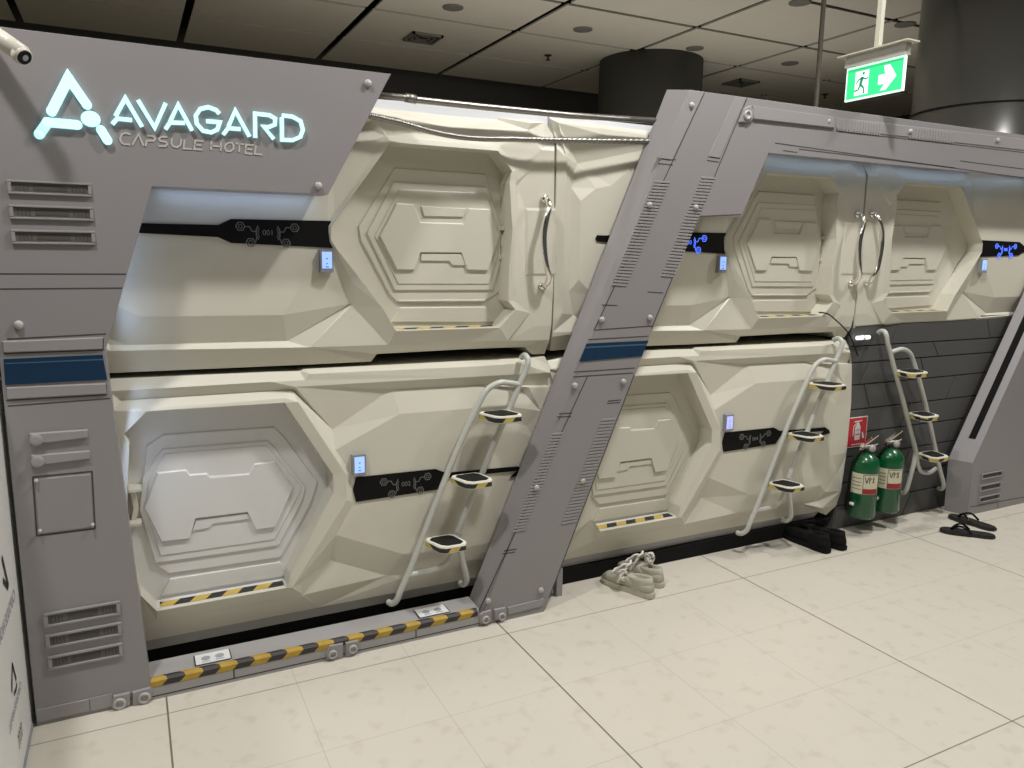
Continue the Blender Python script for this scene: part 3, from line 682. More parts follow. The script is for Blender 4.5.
for s in ([(0.038,0,1.863),(0.025,0,1.866),(0.015,0,1.862),(0.009,0,1.849),(0.012,0,1.837),(0.019,0,1.833),(0.035,0,1.833)], [(0.041,0,1.832),(0.06,0,1.865),(0.072,0,1.832)], [(0.077,0,1.831),(0.082,0,1.848),(0.101,0,1.849),(0.106,0,1.855),(0.102,0,1.862),(0.084,0,1.863)], [(0.141,0,1.863),(0.122,0,1.862),(0.116,0,1.856),(0.119,0,1.85),(0.135,0,1.848),(0.139,0,1.842),(0.133,0,1.835),(0.114,0,1.834)], [(0.153,0,1.861),(0.151,0,1.844),(0.156,0,1.836),(0.166,0,1.834),(0.176,0,1.841),(0.18,0,1.86)], [(0.189,0,1.859),(0.185,0,1.832),(0.208,0,1.832)], [(0.245,0,1.858),(0.22,0,1.859),(0.216,0,1.832),(0.24,0,1.832)], [(0.218,0,1.846),(0.238,0,1.845)], [(0.268,0,1.86),(0.265,0,1.833)], [(0.296,0,1.858),(0.294,0,1.832)], [(0.266,0,1.847),(0.294,0,1.845)], [(0.321,0,1.86),(0.31,0,1.853),(0.307,0,1.842),(0.312,0,1.833),(0.323,0,1.833),(0.333,0,1.841),(0.334,0,1.852),(0.329,0,1.86),(0.321,0,1.86)], [(0.34,0,1.859),(0.365,0,1.858)], [(0.352,0,1.859),(0.35,0,1.832)], [(0.395,0,1.857),(0.372,0,1.857),(0.369,0,1.83),(0.391,0,1.829)], [(0.37,0,1.844),(0.391,0,1.843)], [(0.403,0,1.856),(0.398,0,1.83),(0.422,0,1.829)], ):
    ribbon(bm, s, .0052, -.0018, -.0002)
fin('logo_subtitle', bm, M['dull'], t)
keep(t)

# ------------------------------------------------------------ base sill between panel and middle post
t = thing('base_sill', 'low grey sill along the floor edged with yellow and black tape', 'sill', (.6, 0, 0))
bm = bmesh.new()
x0, x1 = -.018, 1.21
P1 = [(0, .0), (0, .066), (.008, .074), (.115, .082), (.115, 0)]
A = [bm.verts.new((x0, y, z)) for y, z in P1]; B = [bm.verts.new((x1, y, z)) for y, z in P1]
bm.faces.new(A); bm.faces.new(B[::-1])
for i in range(5): bm.faces.new((A[i], B[i], B[(i+1) % 5], A[(i+1) % 5]))
fin('body', bm, M['sill'], t)
bm = bmesh.new()
prof = [(-.0012, .047), (-.0012, .0665), (.0075, .0752), (.018, .0760)]
A = [bm.verts.new((x0+.002, y, z)) for y, z in prof]; B = [bm.verts.new((x1-.008, y, z)) for y, z in prof]
for i in range(3): bm.faces.new((A[i], B[i], B[i+1], A[i+1]))
fin('hazard_tape', bm, M['haz'], t)
bm = bmesh.new()
seam(bm, [(x0, .013), (x1, .013)], .004)
for p in [(0.25,0,0.037),(0.934,0,0.028)]: seam(bm, [(p[0], .013), (p[0], .048)], .005)
fin('seam', bm, M['groove'], t)
b = corner_bracket([(0.574,0,0.033),(0.59,0,0.062),(0.643,0,0.061),(0.641,0,0),(0.603,0,-0.003),(0.577,0,0.008)], t); ringboss((0.6,0,0.027), b, .017)
b = corner_bracket([(0.65,0,0.06),(0.701,0,0.06),(0.704,0,0.035),(0.696,0,0.012),(0.676,0,0),(0.649,0,-0.002)], t); ringboss((0.677,0,0.031), b, .017)
keep(t)
def notice(x, y, wd, hd, z, label):
    t = thing('notice_sticker', label, 'sticker', (x, y, z))
    bm = bmesh.new(); box(bm, x-wd/2, x+wd/2, y-hd/2, y+hd/2, z, z+.0012); fin('paper', bm, M['notice'], t)
    bm = bmesh.new()
    for s in (-1, 1):
        lathe(bm, [(hd*.16, 0), (hd*.22, 0), (hd*.22, .0008), (hd*.16, .0008)], (x+s*wd*.2, y, z+.0012), 'z', 16)
        for k in range(2): box(bm, x+s*wd*.2-wd*.12, x+s*wd*.2+wd*.12, y-hd*.38+k*hd*.07, y-hd*.35+k*hd*.07, z+.0012, z+.0018)
    fin('print', bm, M['noticeg'], t)
    bm = bmesh.new(); box(bm, x-wd/2-.004, x-wd/2, y-hd/2, y+hd/2, z, z+.0009); box(bm, x+wd/2, x+wd/2+.004, y-hd/2, y+hd/2, z, z+.0009); fin('border', bm, M['ink'], t)
    keep(t); return t
a = (0.187,0.055,0.071); notice(a[0], .058, .115, .07, .0808, 'white notice sticker on the sill near the grey logo panel')
a = (1.023,0.055,0.086); notice(a[0], .058, .125, .07, .0808, 'pale notice sticker on the sill below the left ladder')

# ------------------------------------------------------------ portal: slanted middle post, top beam, right leg
t = thing('portal_frame', 'large slanted grey portal frame with ribbed strips, bolts and blue stripe', 'frame', (1.4, 0, 0))
FB, FE, FT = (4.432,0,-0.021), (4.426,0,0.328), (4.796,0,0.989)
FX = lambda z: FE[0]+(FT[0]-FE[0])*(z-FE[2])/(FT[2]-FE[2])
TOPZ, BZ = 2.21, 1.985
# front face outline: post up the left side, beam, right leg
lx = lambda z: 1.205+(2.163-1.205)*(z/2.21)          # left edge
rx = lambda z: 1.515+(2.238-1.515)*(z/1.699)         # right edge
outl = [(lx(0), 0), (rx(0), 0), (rx(1.690), 1.690), (2.497, 1.699), (2.634, BZ), (5.10, BZ), (4.362, .292), (FB[0], .0), (6.2, 0), (6.2, TOPZ-.0), (lx(2.21), TOPZ)]
outl[5] = (FX(BZ), BZ); outl[6] = (FE[0], FE[2])
bm = bmesh.new()
prism(bm, outl, 0, .012)
fin('front_plate', bm, M['grey'], t)
bm = bmesh.new()
# post body with its left return, beam body, right leg body
def slab(pts, y0, y1): prism(bm, pts, y0, y1)
def hexa(f, bk):
    A = [bm.verts.new(p) for p in f]; B = [bm.verts.new(p) for p in bk]; n = len(f)
    bm.faces.new(A); bm.faces.new(B[::-1])
    for i in range(n): bm.faces.new((A[i], B[i], B[(i+1) % n], A[(i+1) % n]))
hexa([(lx(0), .002, 0), (rx(0)-.003, .002, 0), (rx(1.69)-.003, .002, 1.69), (lx(2.21)+.3, .002, 2.209), (lx(2.21), .002, 2.209)],
     [(lx(0)-.03, .105, 0), (rx(0)-.02, .105, 0), (rx(1.69)-.02, .105, 1.69), (lx(2.21)+.3, .105, 2.235), (lx(2.21)-.035, .105, 2.225)])
hexa([(2.22, .002, 1.697), (2.495, .002, 1.702), (2.63, .002, BZ+.003), (6.19, .002, BZ+.003), (6.19, .002, 2.209), (2.22, .002, 2.209)],
     [(2.22, .105, 1.697), (2.495, .105, 1.702), (2.63, .105, BZ+.03), (6.19, .105, BZ+.03), (6.19, .105, 2.235), (2.22, .105, 2.235)])
fin('body', bm, M['grey'], t)
bm = bmesh.new()
hexa([(FB[0], .0015, .0), (FE[0], .0015, FE[2]), (FX(BZ), .0015, BZ), (6.19, .0015, BZ), (6.19, .0015, 0)],
     [(FB[0]-.035, .125, .0), (FE[0]-.045, .125, FE[2]), (FX(BZ)-.045, .125, BZ), (6.19, .125, BZ), (6.19, .125, 0)])
fin('leg', bm, M['grey'], t)
# seams of the post
bm = bmesh.new()
def S_(pts, w=.0045): seam(bm, pts, w)
for pts in ([(2.247,0,2.207),(1.729,0,1.213)], [(2.486,0,2.208),(2.022,0,1.208)], [(1.727,0,1.211),(2.027,0,1.219)], [(1.701,0,1.172),(2.006,0,1.175)], [(1.635,0,1.039),(1.941,0,1.039)], [(1.631,0,1.019),(1.934,0,1.018)],
            [(1.701,0,1.016),(1.208,0,0.068)], [(1.942,0,1.013),(1.539,0,0.058)], [(2.041,0,1.922),(2.112,0,1.921)], [(2.019,0,1.901),(2.097,0,1.899)],
            [(2.296,0,1.945),(2.352,0,1.943)], [(2.28,0,1.93),(2.348,0,1.927)], [(1.763,0,1.315),(1.838,0,1.311)], [(1.993,0,1.366),(2.076,0,1.361)], [(1.567,0,0.867),(1.63,0,0.866)], [(1.558,0,0.855),(1.626,0,0.851)], [(1.809,0,0.903),(1.876,0,0.903)], [(1.804,0,0.893),(1.872,0,0.892)],
            [(1.32,0,0.309),(1.378,0,0.308)], [(1.313,0,0.297),(1.371,0,0.296)],
            [(2.669,0,2.031),(4.584,0,1.981)], [(3.053,0,2.114),(4.555,0,2.118)], [(2.721,0,2.002),(2.81,0,1.999)], [(2.821,0,2.015),(3.964,0,1.999)], [(3.999,0,2.037),(4.574,0,2.029)], [(2.241,0,1.691),(2.493,0,1.708)]):
    S_(pts)
for a_ in ([(1.762,0,1.075)],): pass
fin('seam', bm, M['groove'], t)
# raised ribbed strips
def lerp(a, b, u): return tuple(a[i]*(1-u)+b[i]*u for i in range(3))
bm = bmesh.new()
def ribs(a0, b0, a1, b1, n):
    for k in range(n):
        u = (k+.08)/n; v = (k+.80)/n
        q = [lerp(a0, a1, u), lerp(b0, b1, u), lerp(b0, b1, v), lerp(a0, a1, v)]
        prism(bm, q, -.0028, .001, .0008)
for P4, n in ((((2.007,0,1.833), (2.088,0,1.833), (1.804,0,1.393), (1.88,0,1.388)), 34), (((2.257,0,1.863), (2.333,0,1.863), (2.058,0,1.43), (2.129,0,1.425)), 32),
              (((1.538,0,0.789), (1.591,0,0.788), (1.356,0,0.382), (1.413,0,0.381)), 32), (((1.781,0,0.829), (1.854,0,0.827), (1.588,0,0.38), (1.665,0,0.38)), 32)):
    bm = bmesh.new(); ribs(*P4, n); fin('rib_strip', bm, M['greyl'], t)
for q in ([(2.163,0,2.208),(2.244,0,2.209),(2.091,0,1.92),(2.012,0,1.923)], [(2.416,0,2.209),(2.48,0,2.207),(2.346,0,1.944),(2.284,0,1.947)]):
    bm = bmesh.new(); prism(bm, q, -.003, .001, .001); fin('trim_strip', bm, M['greyl'], t)
bm = bmesh.new()
prism(bm, [(3.045,0,2.175),(4.54,0,2.19),(4.553,0,2.129),(3.051,0,2.123)], -.003, .001, .002)
for k in range(16):
    q0, q1 = (3.059,0,2.176), (3.366,0,2.177)
    u = k/16; x = q0[0]*(1-u)+q1[0]*u; box(bm, x, x+.012, -.0042, -.002, q0[2]-.06, q0[2]-.008)
    q0, q1 = (3.574,0,2.18), (3.931,0,2.184)
    x = q0[0]*(1-u)+q1[0]*u; box(bm, x, x+.014, -.0042, -.002, q0[2]-.06, q0[2]-.008)
fin('trim_strip', bm, M['greyl'], t)
bm = bmesh.new(); prism(bm, [(2.511,0,2.179),(3.025,0,2.177),(3.035,0,2.124),(2.522,0,2.121)], -.010, .001, .003); br = fin('top_bracket', bm, M['greyl'], t)
bm = bmesh.new(); prism(bm, [(2.442,0,2.101),(2.466,0,2.16),(2.505,0,2.18),(2.52,0,2.152),(2.522,0,2.123),(2.5,0,2.104)], -.012, .001, .003); fin('bracket_lug', bm, M['greyl'], br)
ringboss((2.483,0,2.134), br, .021)
for p in [(2.178,0,2.148),(2.991,0,2.152),(3.575,0,2.153),(4.297,0,2.164),(1.981,0,1.73),(2.23,0,1.729),(1.762,0,1.254),(2.009,0,1.256),(1.639,0,0.982),(1.883,0,0.983),(1.465,0,0.563),(1.692,0,0.562),(1.248,0,0.105),(1.496,0,0.103)]:
    bm = bmesh.new(); bolt(bm, p, .0125); fin('bolt', bm, M['bolt'], t, True)
bm = bmesh.new(); prism(bm, [(1.692,0,1.156),(2.007,0,1.156),(1.975,0,1.09),(1.658,0,1.082)], -.003, .001); st = fin('blue_stripe', bm, M['blue'], t)
bm = bmesh.new(); prism(bm, [(1.685,0,1.143),(1.999,0,1.143),(1.997,0,1.137),(1.683,0,1.137)], -.0038, -.002); fin('stripe_line', bm, M['blue2'], st)
b = corner_bracket([(1.206,0,0.019),(1.208,0,0.054),(1.226,0,0.064),(1.262,0,0.065),(1.263,0,0.014),(1.217,0,0.008)], t); ringboss((1.233,0,0.029), b, .017)
b = corner_bracket([(1.272,0,0.063),(1.327,0,0.063),(1.335,0,0.041),(1.328,0,0.015),(1.277,0,0.013)], t); ringboss((1.307,0,0.027), b, .017)
bm = bmesh.new(); prism(bm, [(1.337,0,0.058),(1.514,0,0.063),(1.508,0,0.027),(1.342,0,0.023)], -.004, .001, .002); fin('kick_strip', bm, M['greyl'], t)
# stub foot behind the post
a = (1.647,0.1,0.05)
bm = bmesh.new(); box(bm, 1.635, 1.665, .10, .13, 0, .13); fin('support_foot', bm, M['greyl'], t)
# dark light slot on the slanted face of the right leg
bm = bmesh.new()
def onside(z, u, off=.002):
    x = FX(z); xb = x-.045
    return Vector((x*(1-u)+xb*u-off, .0015*(1-u)+.125*u, z))
q = [onside(.46, .30), onside(.46, .58), onside(1.85, .58), onside(1.85, .30)]
A = [bm.verts.new(p) for p in q]; B = [bm.verts.new(p+Vector((.004, 0, 0))) for p in q]
bm.faces.new(A); bm.faces.new(B[::-1])
for i in range(4): bm.faces.new((A[i], B[i], B[(i+1) % 4], A[(i+1) % 4]))
fin('light_slot', bm, M['matte'], t)
for q in ([(4.517,0,0.249),(4.726,0,0.25),(4.733,0,0.214),(4.52,0,0.212)], [(4.516,0,0.178),(4.725,0,0.176),(4.728,0,0.138),(4.519,0,0.137)], [(4.52,0,0.105),(4.73,0,0.102),(4.732,0,0.066),(4.523,0,0.067)]):
    vent(q, parent=t)
bm = bmesh.new()
seam(bm, [(4.448,0,0.052),(4.998,0,0.04)]); seam(bm, [(4.727,0,0.038),(4.741,0,-0.029)]); fin('leg_seam', bm, M['groove'], t)
# led strip tucked under the beam
bm = bmesh.new(); box(bm, 2.68, 4.95, .107, .112, BZ+.034, BZ+.044); fin('led_strip', bm, M['led'], t)
keep(t)
t = thing('light_rail', 'thin blue light rail hidden behind the opening of the logo panel', 'light', (.3, .06, 1.72))
bm = bmesh.new(); box(bm, .11, .60, .102, .108, 1.722, 1.732); fin('led_strip', bm, M['led'], t); keep(t)

# ------------------------------------------------------------ conduits
t = thing('metal_conduit', 'straight silver conduit along the top of the left capsules', 'pipe', (1.5, .11, 2.12))
bm = bmesh.new(); tube(bm, [(0.826,0.11,2.074),(0.961,0.11,2.077),(0.984,0.11,2.074),(1.25,0.11,2.074),(1.651,0.11,2.077),(2.146,0.11,2.096)], .0125, 14); fin('pipe', bm, M['steel'], t, True)
bm = bmesh.new(); p = [(0.95,0.11,2.078),(0.992,0.11,2.075)]; tube(bm, p, .0165, 14); fin('coupling', bm, M['steel'], t, True)
keep(t)
t = thing('corrugated_conduit', 'flexible corrugated grey conduit sagging across the front of the upper capsules', 'pipe', (1.5, .10, 2.0))
path = smoothpath([(0.781,0.11,2.005)]+[(0.818,0.1,2),(0.926,0.1,1.987),(1.042,0.1,1.966),(1.143,0.1,1.956),(1.246,0.1,1.955),(1.375,0.1,1.963),(1.578,0.1,1.974),(1.842,0.1,1.99),(2.122,0.1,2.009)], 34)
bm = bmesh.new(); tube(bm, path, .010, 10, lambda i: .0118 if i % 3 else .0088); fin('hose', bm, M['steel'], t, True)
keep(t)
# thin black cable drooping from the far door
bm = bmesh.new(); tube(bm, smoothpath([(3.202,0.145,1.24)]+[(3.258,0.135,1.231),(3.337,0.135,1.187),(3.403,0.135,1.143)]+[(3.444,0.14,1.109)]+[(3.506,0.16,1.055),(3.546,0.16,0.993)], 6), .0035, 8)
tag(fin('black_cable', bm, M['matte'], None, True), 'thin black cable drooping from the sill of capsule 003', 'cable')
# glowing tube stands in for the bright glint at the ladder top
t = thing('glint_tube', 'short glowing tube standing in for the glint at the right ladder top', 'glint', (3.64, .14, 1.10))
a, b = (3.513,0.15,1.094), (3.608,0.15,1.095)
M['glintw'] = mat('glint_white', (.95, 1, .98), .3, emit=1.2)
bm = bmesh.new(); tube(bm, [a, b], .011, 12); fin('tube', bm, M['glintw'], t, True)
bm = bmesh.new(); m_ = tuple((a[i]+b[i])/2 for i in range(3)); tube(bm, [(m_[0]-.006, m_[1], m_[2]), (m_[0]+.006, m_[1], m_[2])], .0135, 12); fin('collar', bm, M['white'], t, True)
keep(t)

# ------------------------------------------------------------ ladders
def ladder(sgn, ox, label, wall=False):
    mm = lambda pts: mir(pts, sgn, ox)
    t = thing('ladder', label, 'ladder', mir([(1.2, .1, .1)], sgn, ox)[0], 'tubular ladders with three treads')
    R = .0125
    yr = .10
    main = smoothpath([(1.469,0.155,1.089)]+[(1.47,0.135,1.1)]+[(1.471,0.115,1.098)]+[(1.471,0.1,1.077)]+[(1.457,0.1,1.035),(1.435,0.1,0.99),(1.387,0.1,0.884)]+[(1.331,0.1,0.77),(1.268,0.1,0.631),(1.201,0.1,0.485),(1.151,0.1,0.375)], 6)
    rail = smoothpath([(1.432,0.1,0.984)]+[(1.388,0.1,0.993),(1.347,0.1,0.998),(1.306,0.1,0.986),(1.275,0.1,0.962),(1.248,0.1,0.92)]+[(1.226,0.1,0.88),(1.154,0.1,0.737),(1.077,0.1,0.566),(1.007,0.1,0.398),(0.942,0.1,0.248),(0.903,0.1,0.169)]+[(0.891,0.105,0.135)]+[(0.877,0.125,0.114)]+[(0.87,0.15,0.111)], 6)
    low = smoothpath([(1.151,0.1,0.375)]+[(1.138,0.1,0.317),(1.12,0.1,0.272),(1.089,0.1,0.247),(1.045,0.1,0.237),(0.989,0.1,0.235),(0.937,0.1,0.236)], 5)
    foot = smoothpath([(1.158,0.1,0.383)]+[(1.165,0.1,0.312),(1.179,0.1,0.244),(1.192,0.1,0.188)]+[(1.197,0.105,0.158)]+[(1.192,0.125,0.135)]+[(1.186,0.15,0.133)], 6)
    if wall:
        low = smoothpath([(1.151,0.1,0.375)]+[(1.134,0.1,0.313),(1.107,0.1,0.27),(1.071,0.1,0.25),(1.023,0.1,0.245),(0.98,0.1,0.266)], 5)
    for pts in (main, rail):
        bm = bmesh.new(); tube(bm, mm([tuple(p) for p in pts]), R, 14); fin('rail', bm, M['tube'], t, True)
    bm = bmesh.new(); tube(bm, mm([tuple(p) for p in low]), R, 14); fin('stretcher', bm, M['tube'], t, True)
    bm = bmesh.new(); tube(bm, mm([tuple(p) for p in foot]), R, 14); fin('foot', bm, M['tube'], t, True)
    for c, bl, br in ((0, (1.244,0.095,0.882), (1.382,0.095,0.881)), (1, (1.121,0.095,0.627), (1.252,0.095,0.626)), (2, (1.009,0.095,0.376), (1.14,0.095,0.377))):
        z = (bl[2]+br[2])/2; xa, xb = bl[0], br[0]; wdt = xb-xa
        def out(i):
            return [(xa+i, .092-i), (xa+.015+i, .112-i), (xb-.015-i, .112-i), (xb-i, .095-i), (xb+.015-i, .01), (xb-.002-i, -.022+i), (xa+.045+i, -.022+i), (xa+.025+i, -.006+i)]
        zz = mir([(0, 0, z)], sgn, ox)[0][2]; z = zz
        pl = [mir([(x, y, 0)], sgn, ox)[0] for x, y in out(0)]
        bm = bmesh.new(); prism_hz(bm, [(p[0], p[1]) for p in pl], z-.028, z)
        bmesh.ops.bevel(bm, geom=[e for e in bm.edges], offset=.003, segments=2, affect='EDGES')
        tr = fin('tread', bm, M['tread'], t)
        pl = [mir([(x, y, 0)], sgn, ox)[0] for x, y in out(.0145)]
        bm = bmesh.new(); prism_hz(bm, [(p[0], p[1]) for p in pl], z-.002, z+.0022); fin('grip_pad', bm, M['padb'], tr)
        # warning tape round the rim
        pl = [mir([(x, y, 0)], sgn, ox)[0] for x, y in out(-.0006)]
        bm = bmesh.new(); n = len(pl)
        A = [bm.verts.new((p[0], p[1], z-.024)) for p in pl]; B = [bm.verts.new((p[0], p[1], z-.006)) for p in pl]
        for i in range(n): bm.faces.new((A[i], A[(i+1) % n], B[(i+1) % n], B[i]))
        fin('edge_tape', bm, M['haz3'], tr)
    keep(t); return t
ladder(1, 0, 'pale grey tube ladder leaning on capsule 002, left of the middle post')
ladder(1, 1.87, 'pale grey tube ladder on the lower capsule right of the middle post')
ladder(-2, 3.74, 'pale grey tube ladder on the dark wall, beside the green extinguishers', True)

# ------------------------------------------------------------ extinguishers and sign
def extinguisher(x, y, z0, label):
    t = thing('fire_extinguisher', label, 'fire extinguisher', (x, y, z0), 'green fire extinguishers')
    r = .0745; H = .335
    bm = bmesh.new(); lathe(bm, [(.02, 0), (r*.86, .0), (r, .012), (r, H-.03), (r*.93, H-.008), (r*.72, H+.014), (r*.4, H+.03), (.02, H+.036)], (x, y, z0), 'z', 36)
    fin('cylinder', bm, M['green'], t, True)
    zl = z0+H*.50
    def arc(bm, a0, a1, za, zb, rr, n=12):
        A = []; B = []
        for k in range(n+1):
            a = a0+(a1-a0)*k/n; A.append(bm.verts.new((x+rr*math.cos(a), y+rr*math.sin(a), za))); B.append(bm.verts.new((x+rr*math.cos(a), y+rr*math.sin(a), zb)))
        for k in range(n): bm.faces.new((A[k], A[k+1], B[k+1], B[k]))
    d = math.radians
    bm = bmesh.new(); arc(bm, d(162), d(284), zl-.02, zl+.095, r+.0008); lb = fin('label', bm, M['paper'], t)
    bm = bmesh.new(); arc(bm, d(217), d(281), zl-.018, zl+.012, r+.0014); fin('label_stripe', bm, M['red'], lb)
    bm = bmesh.new()
    arc(bm, d(215), d(217), zl-.018, zl+.09, r+.0014); arc(bm, d(215), d(281), zl+.088, zl+.091, r+.0014)
    for k in range(4): arc(bm, d(168), d(208), zl+.005+.02*k, zl+.008+.02*k, r+.0014)
    def w2(a0, z_, a1, z1, wd=.004):
        n = 5; pr = None
        for k in range(n+1):
            u = k/n; a = d(a0+(a1-a0)*u); z = z_+(z1-z_)*u; w_ = wd/r/2
            c0 = bm.verts.new((x+(r+.0016)*math.cos(a-w_), y+(r+.0016)*math.sin(a-w_), z)); c1 = bm.verts.new((x+(r+.0016)*math.cos(a+w_), y+(r+.0016)*math.sin(a+w_), z))
            if pr: bm.faces.new((pr[0], c0, c1, pr[1]))
            pr = (c0, c1)
    for s in ((240, .078, 247, .045), (247, .045, 254, .078), (258, .078, 258, .045), (258, .078, 266, .070), (266, .070, 258, .060), (271, .078, 279, .045), (279, .078, 271, .045)):
        w2(s[0]-18, zl+s[1], s[2]-18, zl+s[3])
    fin('label_print', bm, M['ink'], lb)
    bm = bmesh.new(); lathe(bm, [(.018, H+.03), (.018, H+.06), (.024, H+.062), (.024, H+.075), (.012, H+.08)], (x, y, z0), 'z', 16)
    box(bm, x-.03, x+.028, y-.012, y+.012, z0+H+.055, z0+H+.072)
    v = fin('valve', bm, M['steel'], t, True)
    bm = bmesh.new(); lathe(bm, [(.001, -.012), (.019, -.012), (.021, -.004), (.021, .004)], (x+.012, y-.022, z0+H+.06), 'y', 20); fin('gauge', bm, M['bolt'], v, True)
    bm = bmesh.new()
    for (zz, dz) in ((.070, .055), (.055, .022)):
        q = [(x-.045, z0+H+zz-.004), (x+.075, z0+H+zz+dz-.004), (x+.075, z0+H+zz+dz+.003), (x-.045, z0+H+zz+.005)]
        prism(bm, q, y-.010, y+.010)
    fin('lever', bm, M['chrome'], t)
    bm = bmesh.new(); tube(bm, smoothpath([(x-.02, y-.005, z0+H+.06), (x-.06, y-.005, z0+H+.035), (x-.082, y+.02, z0+H-.04), (x-.083, y+.025, z0+.15), (x-.083, y+.022, z0+.05)], 6), .0075, 10)
    hs = fin('hose', bm, M['matte'], t, True)
    bm = bmesh.new(); tube(bm, [(x-.083, y+.01, z0+.085), (x-.081, y-.012, z0+.083)], .009, 10); fin('hose_clip', bm, M['white'], hs, True)
    bm = bmesh.new(); box(bm, x-.02, x+.02, y+r-.004, .170, z0+.22, z0+.27); fin('wall_bracket', bm, M['steel'], t)
    keep(t)
e1 = (3.594,0.088,0.094); e2 = (3.793,0.088,0.1)
extinguisher(e1[0], .088, e1[2], 'green fire extinguisher nearer the capsule, directly below the red sign')
extinguisher(e2[0], .088, e2[2], 'green fire extinguisher nearer the ladder, right of the other one')
t = thing('fire_sign', 'small red sign with white extinguisher picture on the dark wall', 'sign', (3.604,0.168,0.559))
q = [(3.536,0.168,0.651),(3.679,0.168,0.642),(3.681,0.168,0.473),(3.55,0.168,0.476)]
x0, x1 = (3.543,0.168,0.565)[0]-.03, (3.679,0.168,0.552)[0]; zt, zb = (3.601,0.168,0.646)[2], (3.615,0.168,0.474)[2]
bm = bmesh.new(); box(bm, x0, x1, .1655, .1695, zb, zt); fin('backing', bm, M['white'], t)
bm = bmesh.new(); box(bm, x0+.004, x1-.004, .1650, .1654, zb+.004, zt-.004); fin('red_field', bm, M['redsign'], t)
bm = bmesh.new(); cx = (x0+x1)/2+.008; cz = (zt+zb)/2
yy = (.1640, .1648)
prism(bm, [(cx-.022, cz-.045), (cx+.022, cz-.045), (cx+.022, cz+.025), (cx+.010, cz+.045), (cx-.010, cz+.045), (cx-.022, cz+.025)], *yy)
prism(bm, [(cx-.008, cz+.045), (cx+.008, cz+.045), (cx+.008, cz+.055), (cx-.008, cz+.055)], *yy)
ribbon(bm, [(cx-.03, cz+.060), (cx+.03, cz+.064)], .006, *yy)
ribbon(bm, [(cx-.01, cz+.052), (cx-.034, cz+.035), (cx-.036, cz-.02)], .005, *yy)
ribbon(bm, [(cx+.04, cz-.005), (cx+.05, cz-.04)], .012, *yy)
for k in range(5): box(bm, cx-.04+.018*k, cx-.028+.018*k, *yy, zb+.012, zb+.019)
fin('pictogram', bm, M['white'], t)
bm = bmesh.new(); box(bm, cx-.018, cx+.018, .1636, .1639, cz-.016, cz-.010); box(bm, cx-.018, cx+.018, .1636, .1639, cz+.010, cz+.013); fin('pictogram_detail', bm, M['redsign'], t)
keep(t)

# ------------------------------------------------------------ exit sign
X = 3.32
t = thing('exit_sign', 'hanging green emergency exit sign with running man and arrow', 'exit sign', (X, .03, 2.3))
ya, yb = .190, -.137       # far edge / near edge
z0, z1 = 2.300, 2.462
bm = bmesh.new(); box(bm, X-.006, X+.006, yb, ya, z0, z1)
fin('lit_panel', bm, M['exitw'], t)
bm = bmesh.new(); box(bm, X-.0068, X-.0062, yb+.008, ya-.008, z0+.008, z1-.012); box(bm, X+.0062, X+.0068, yb+.008, ya-.008, z0+.008, z1-.012); fin('green_field', bm, M['exitg'], t)
def face(bm, pts, side=-1):
    xx = X+side*.0070
    A = [bm.verts.new((xx, ya-(ya-yb)*u, z0+(z1-z0)*v)) for u, v in pts]; B = [bm.verts.new((xx-.0005*side*-1, ya-(ya-yb)*u, z0+(z1-z0)*v)) for u, v in pts]
    bm.faces.new(A); bm.faces.new(B[::-1]); n = len(A)
    for i in range(n): bm.faces.new((A[i], B[i], B[(i+1) % n], A[(i+1) % n]))
bm = bmesh.new()
face(bm, [(.58, .30), (.58, .58), (.69, .58), (.66, .82), (.76, .82), (.88, .46), (.72, .12), (.62, .12), (.69, .30)])
fin('arrow', bm, M['exitw'], t)
bm = bmesh.new(); face(bm, [(.17, .12), (.41, .12), (.41, .82), (.17, .82)]); dr = fin('doorway', bm, M['exitw'], t)
bm = bmesh.new()
def st(a, b, w):
    ax, az = a; bx, bz = b; dx, dz = bx-ax, (bz-az)*.5; l = math.hypot(dx, dz); nx, nz = -dz/l*w/2, dx/l*w
    xx = X-.0077
    q = [(ax+nx, az+nz), (bx+nx, bz+nz), (bx-nx, bz-nz), (ax-nx, az-nz)]
    A = [bm.verts.new((xx, ya-(ya-yb)*u, z0+(z1-z0)*v)) for u, v in q]; bm.faces.new(A)
for a, b, w in (((.30, .64), (.27, .42), .05), ((.29, .62), (.37, .56), .022), ((.37, .56), (.40, .60), .02), ((.29, .62), (.22, .56), .022), ((.22, .56), (.20, .46), .02),
                ((.27, .42), (.33, .32), .03), ((.33, .32), (.34, .14), .025), ((.27, .42), (.24, .28), .03), ((.24, .28), (.17, .26), .024)): st(a, b, w)
A = [bm.verts.new((X-.0077, ya-(ya-yb)*(.315+.022*math.cos(k*PI/6)), z0+(z1-z0)*(.74+.045*math.sin(k*PI/6)))) for k in range(12)]; bm.faces.new(A)
fin('running_figure', bm, mat('exit_dark_green', (.02, .25, .13), .5, emit=.4), dr)
bm = bmesh.new(); box(bm, X-.020, X+.020, yb-.004, ya+.004, z1-.002, z1+.052); fin('housing', bm, M['hous'], t)
bm = bmesh.new(); box(bm, X-.0212, X-.0202, yb+.03, yb+.10, z1+.016, z1+.040); fin('test_plate', bm, M['bolt'], t)
bm = bmesh.new(); box(bm, X-.045, X+.045, yb-.03, ya+.035, z1+.052, z1+.058); fin('top_plate', bm, M['cream2'], t)
r_ = (7.326,3.217,4.2)
bm = bmesh.new(); box(bm, X-.0125, X+.0125, .012, .037, z1+.058, CZ); fin('hanging_rod', bm, M['cream2'], t)
keep(t)
p_ = (5.251,2.149,3.2)
bm = bmesh.new(); tube(bm, [(p_[0], p_[1], 1.2), (p_[0], p_[1], CZ)], .020, 14)
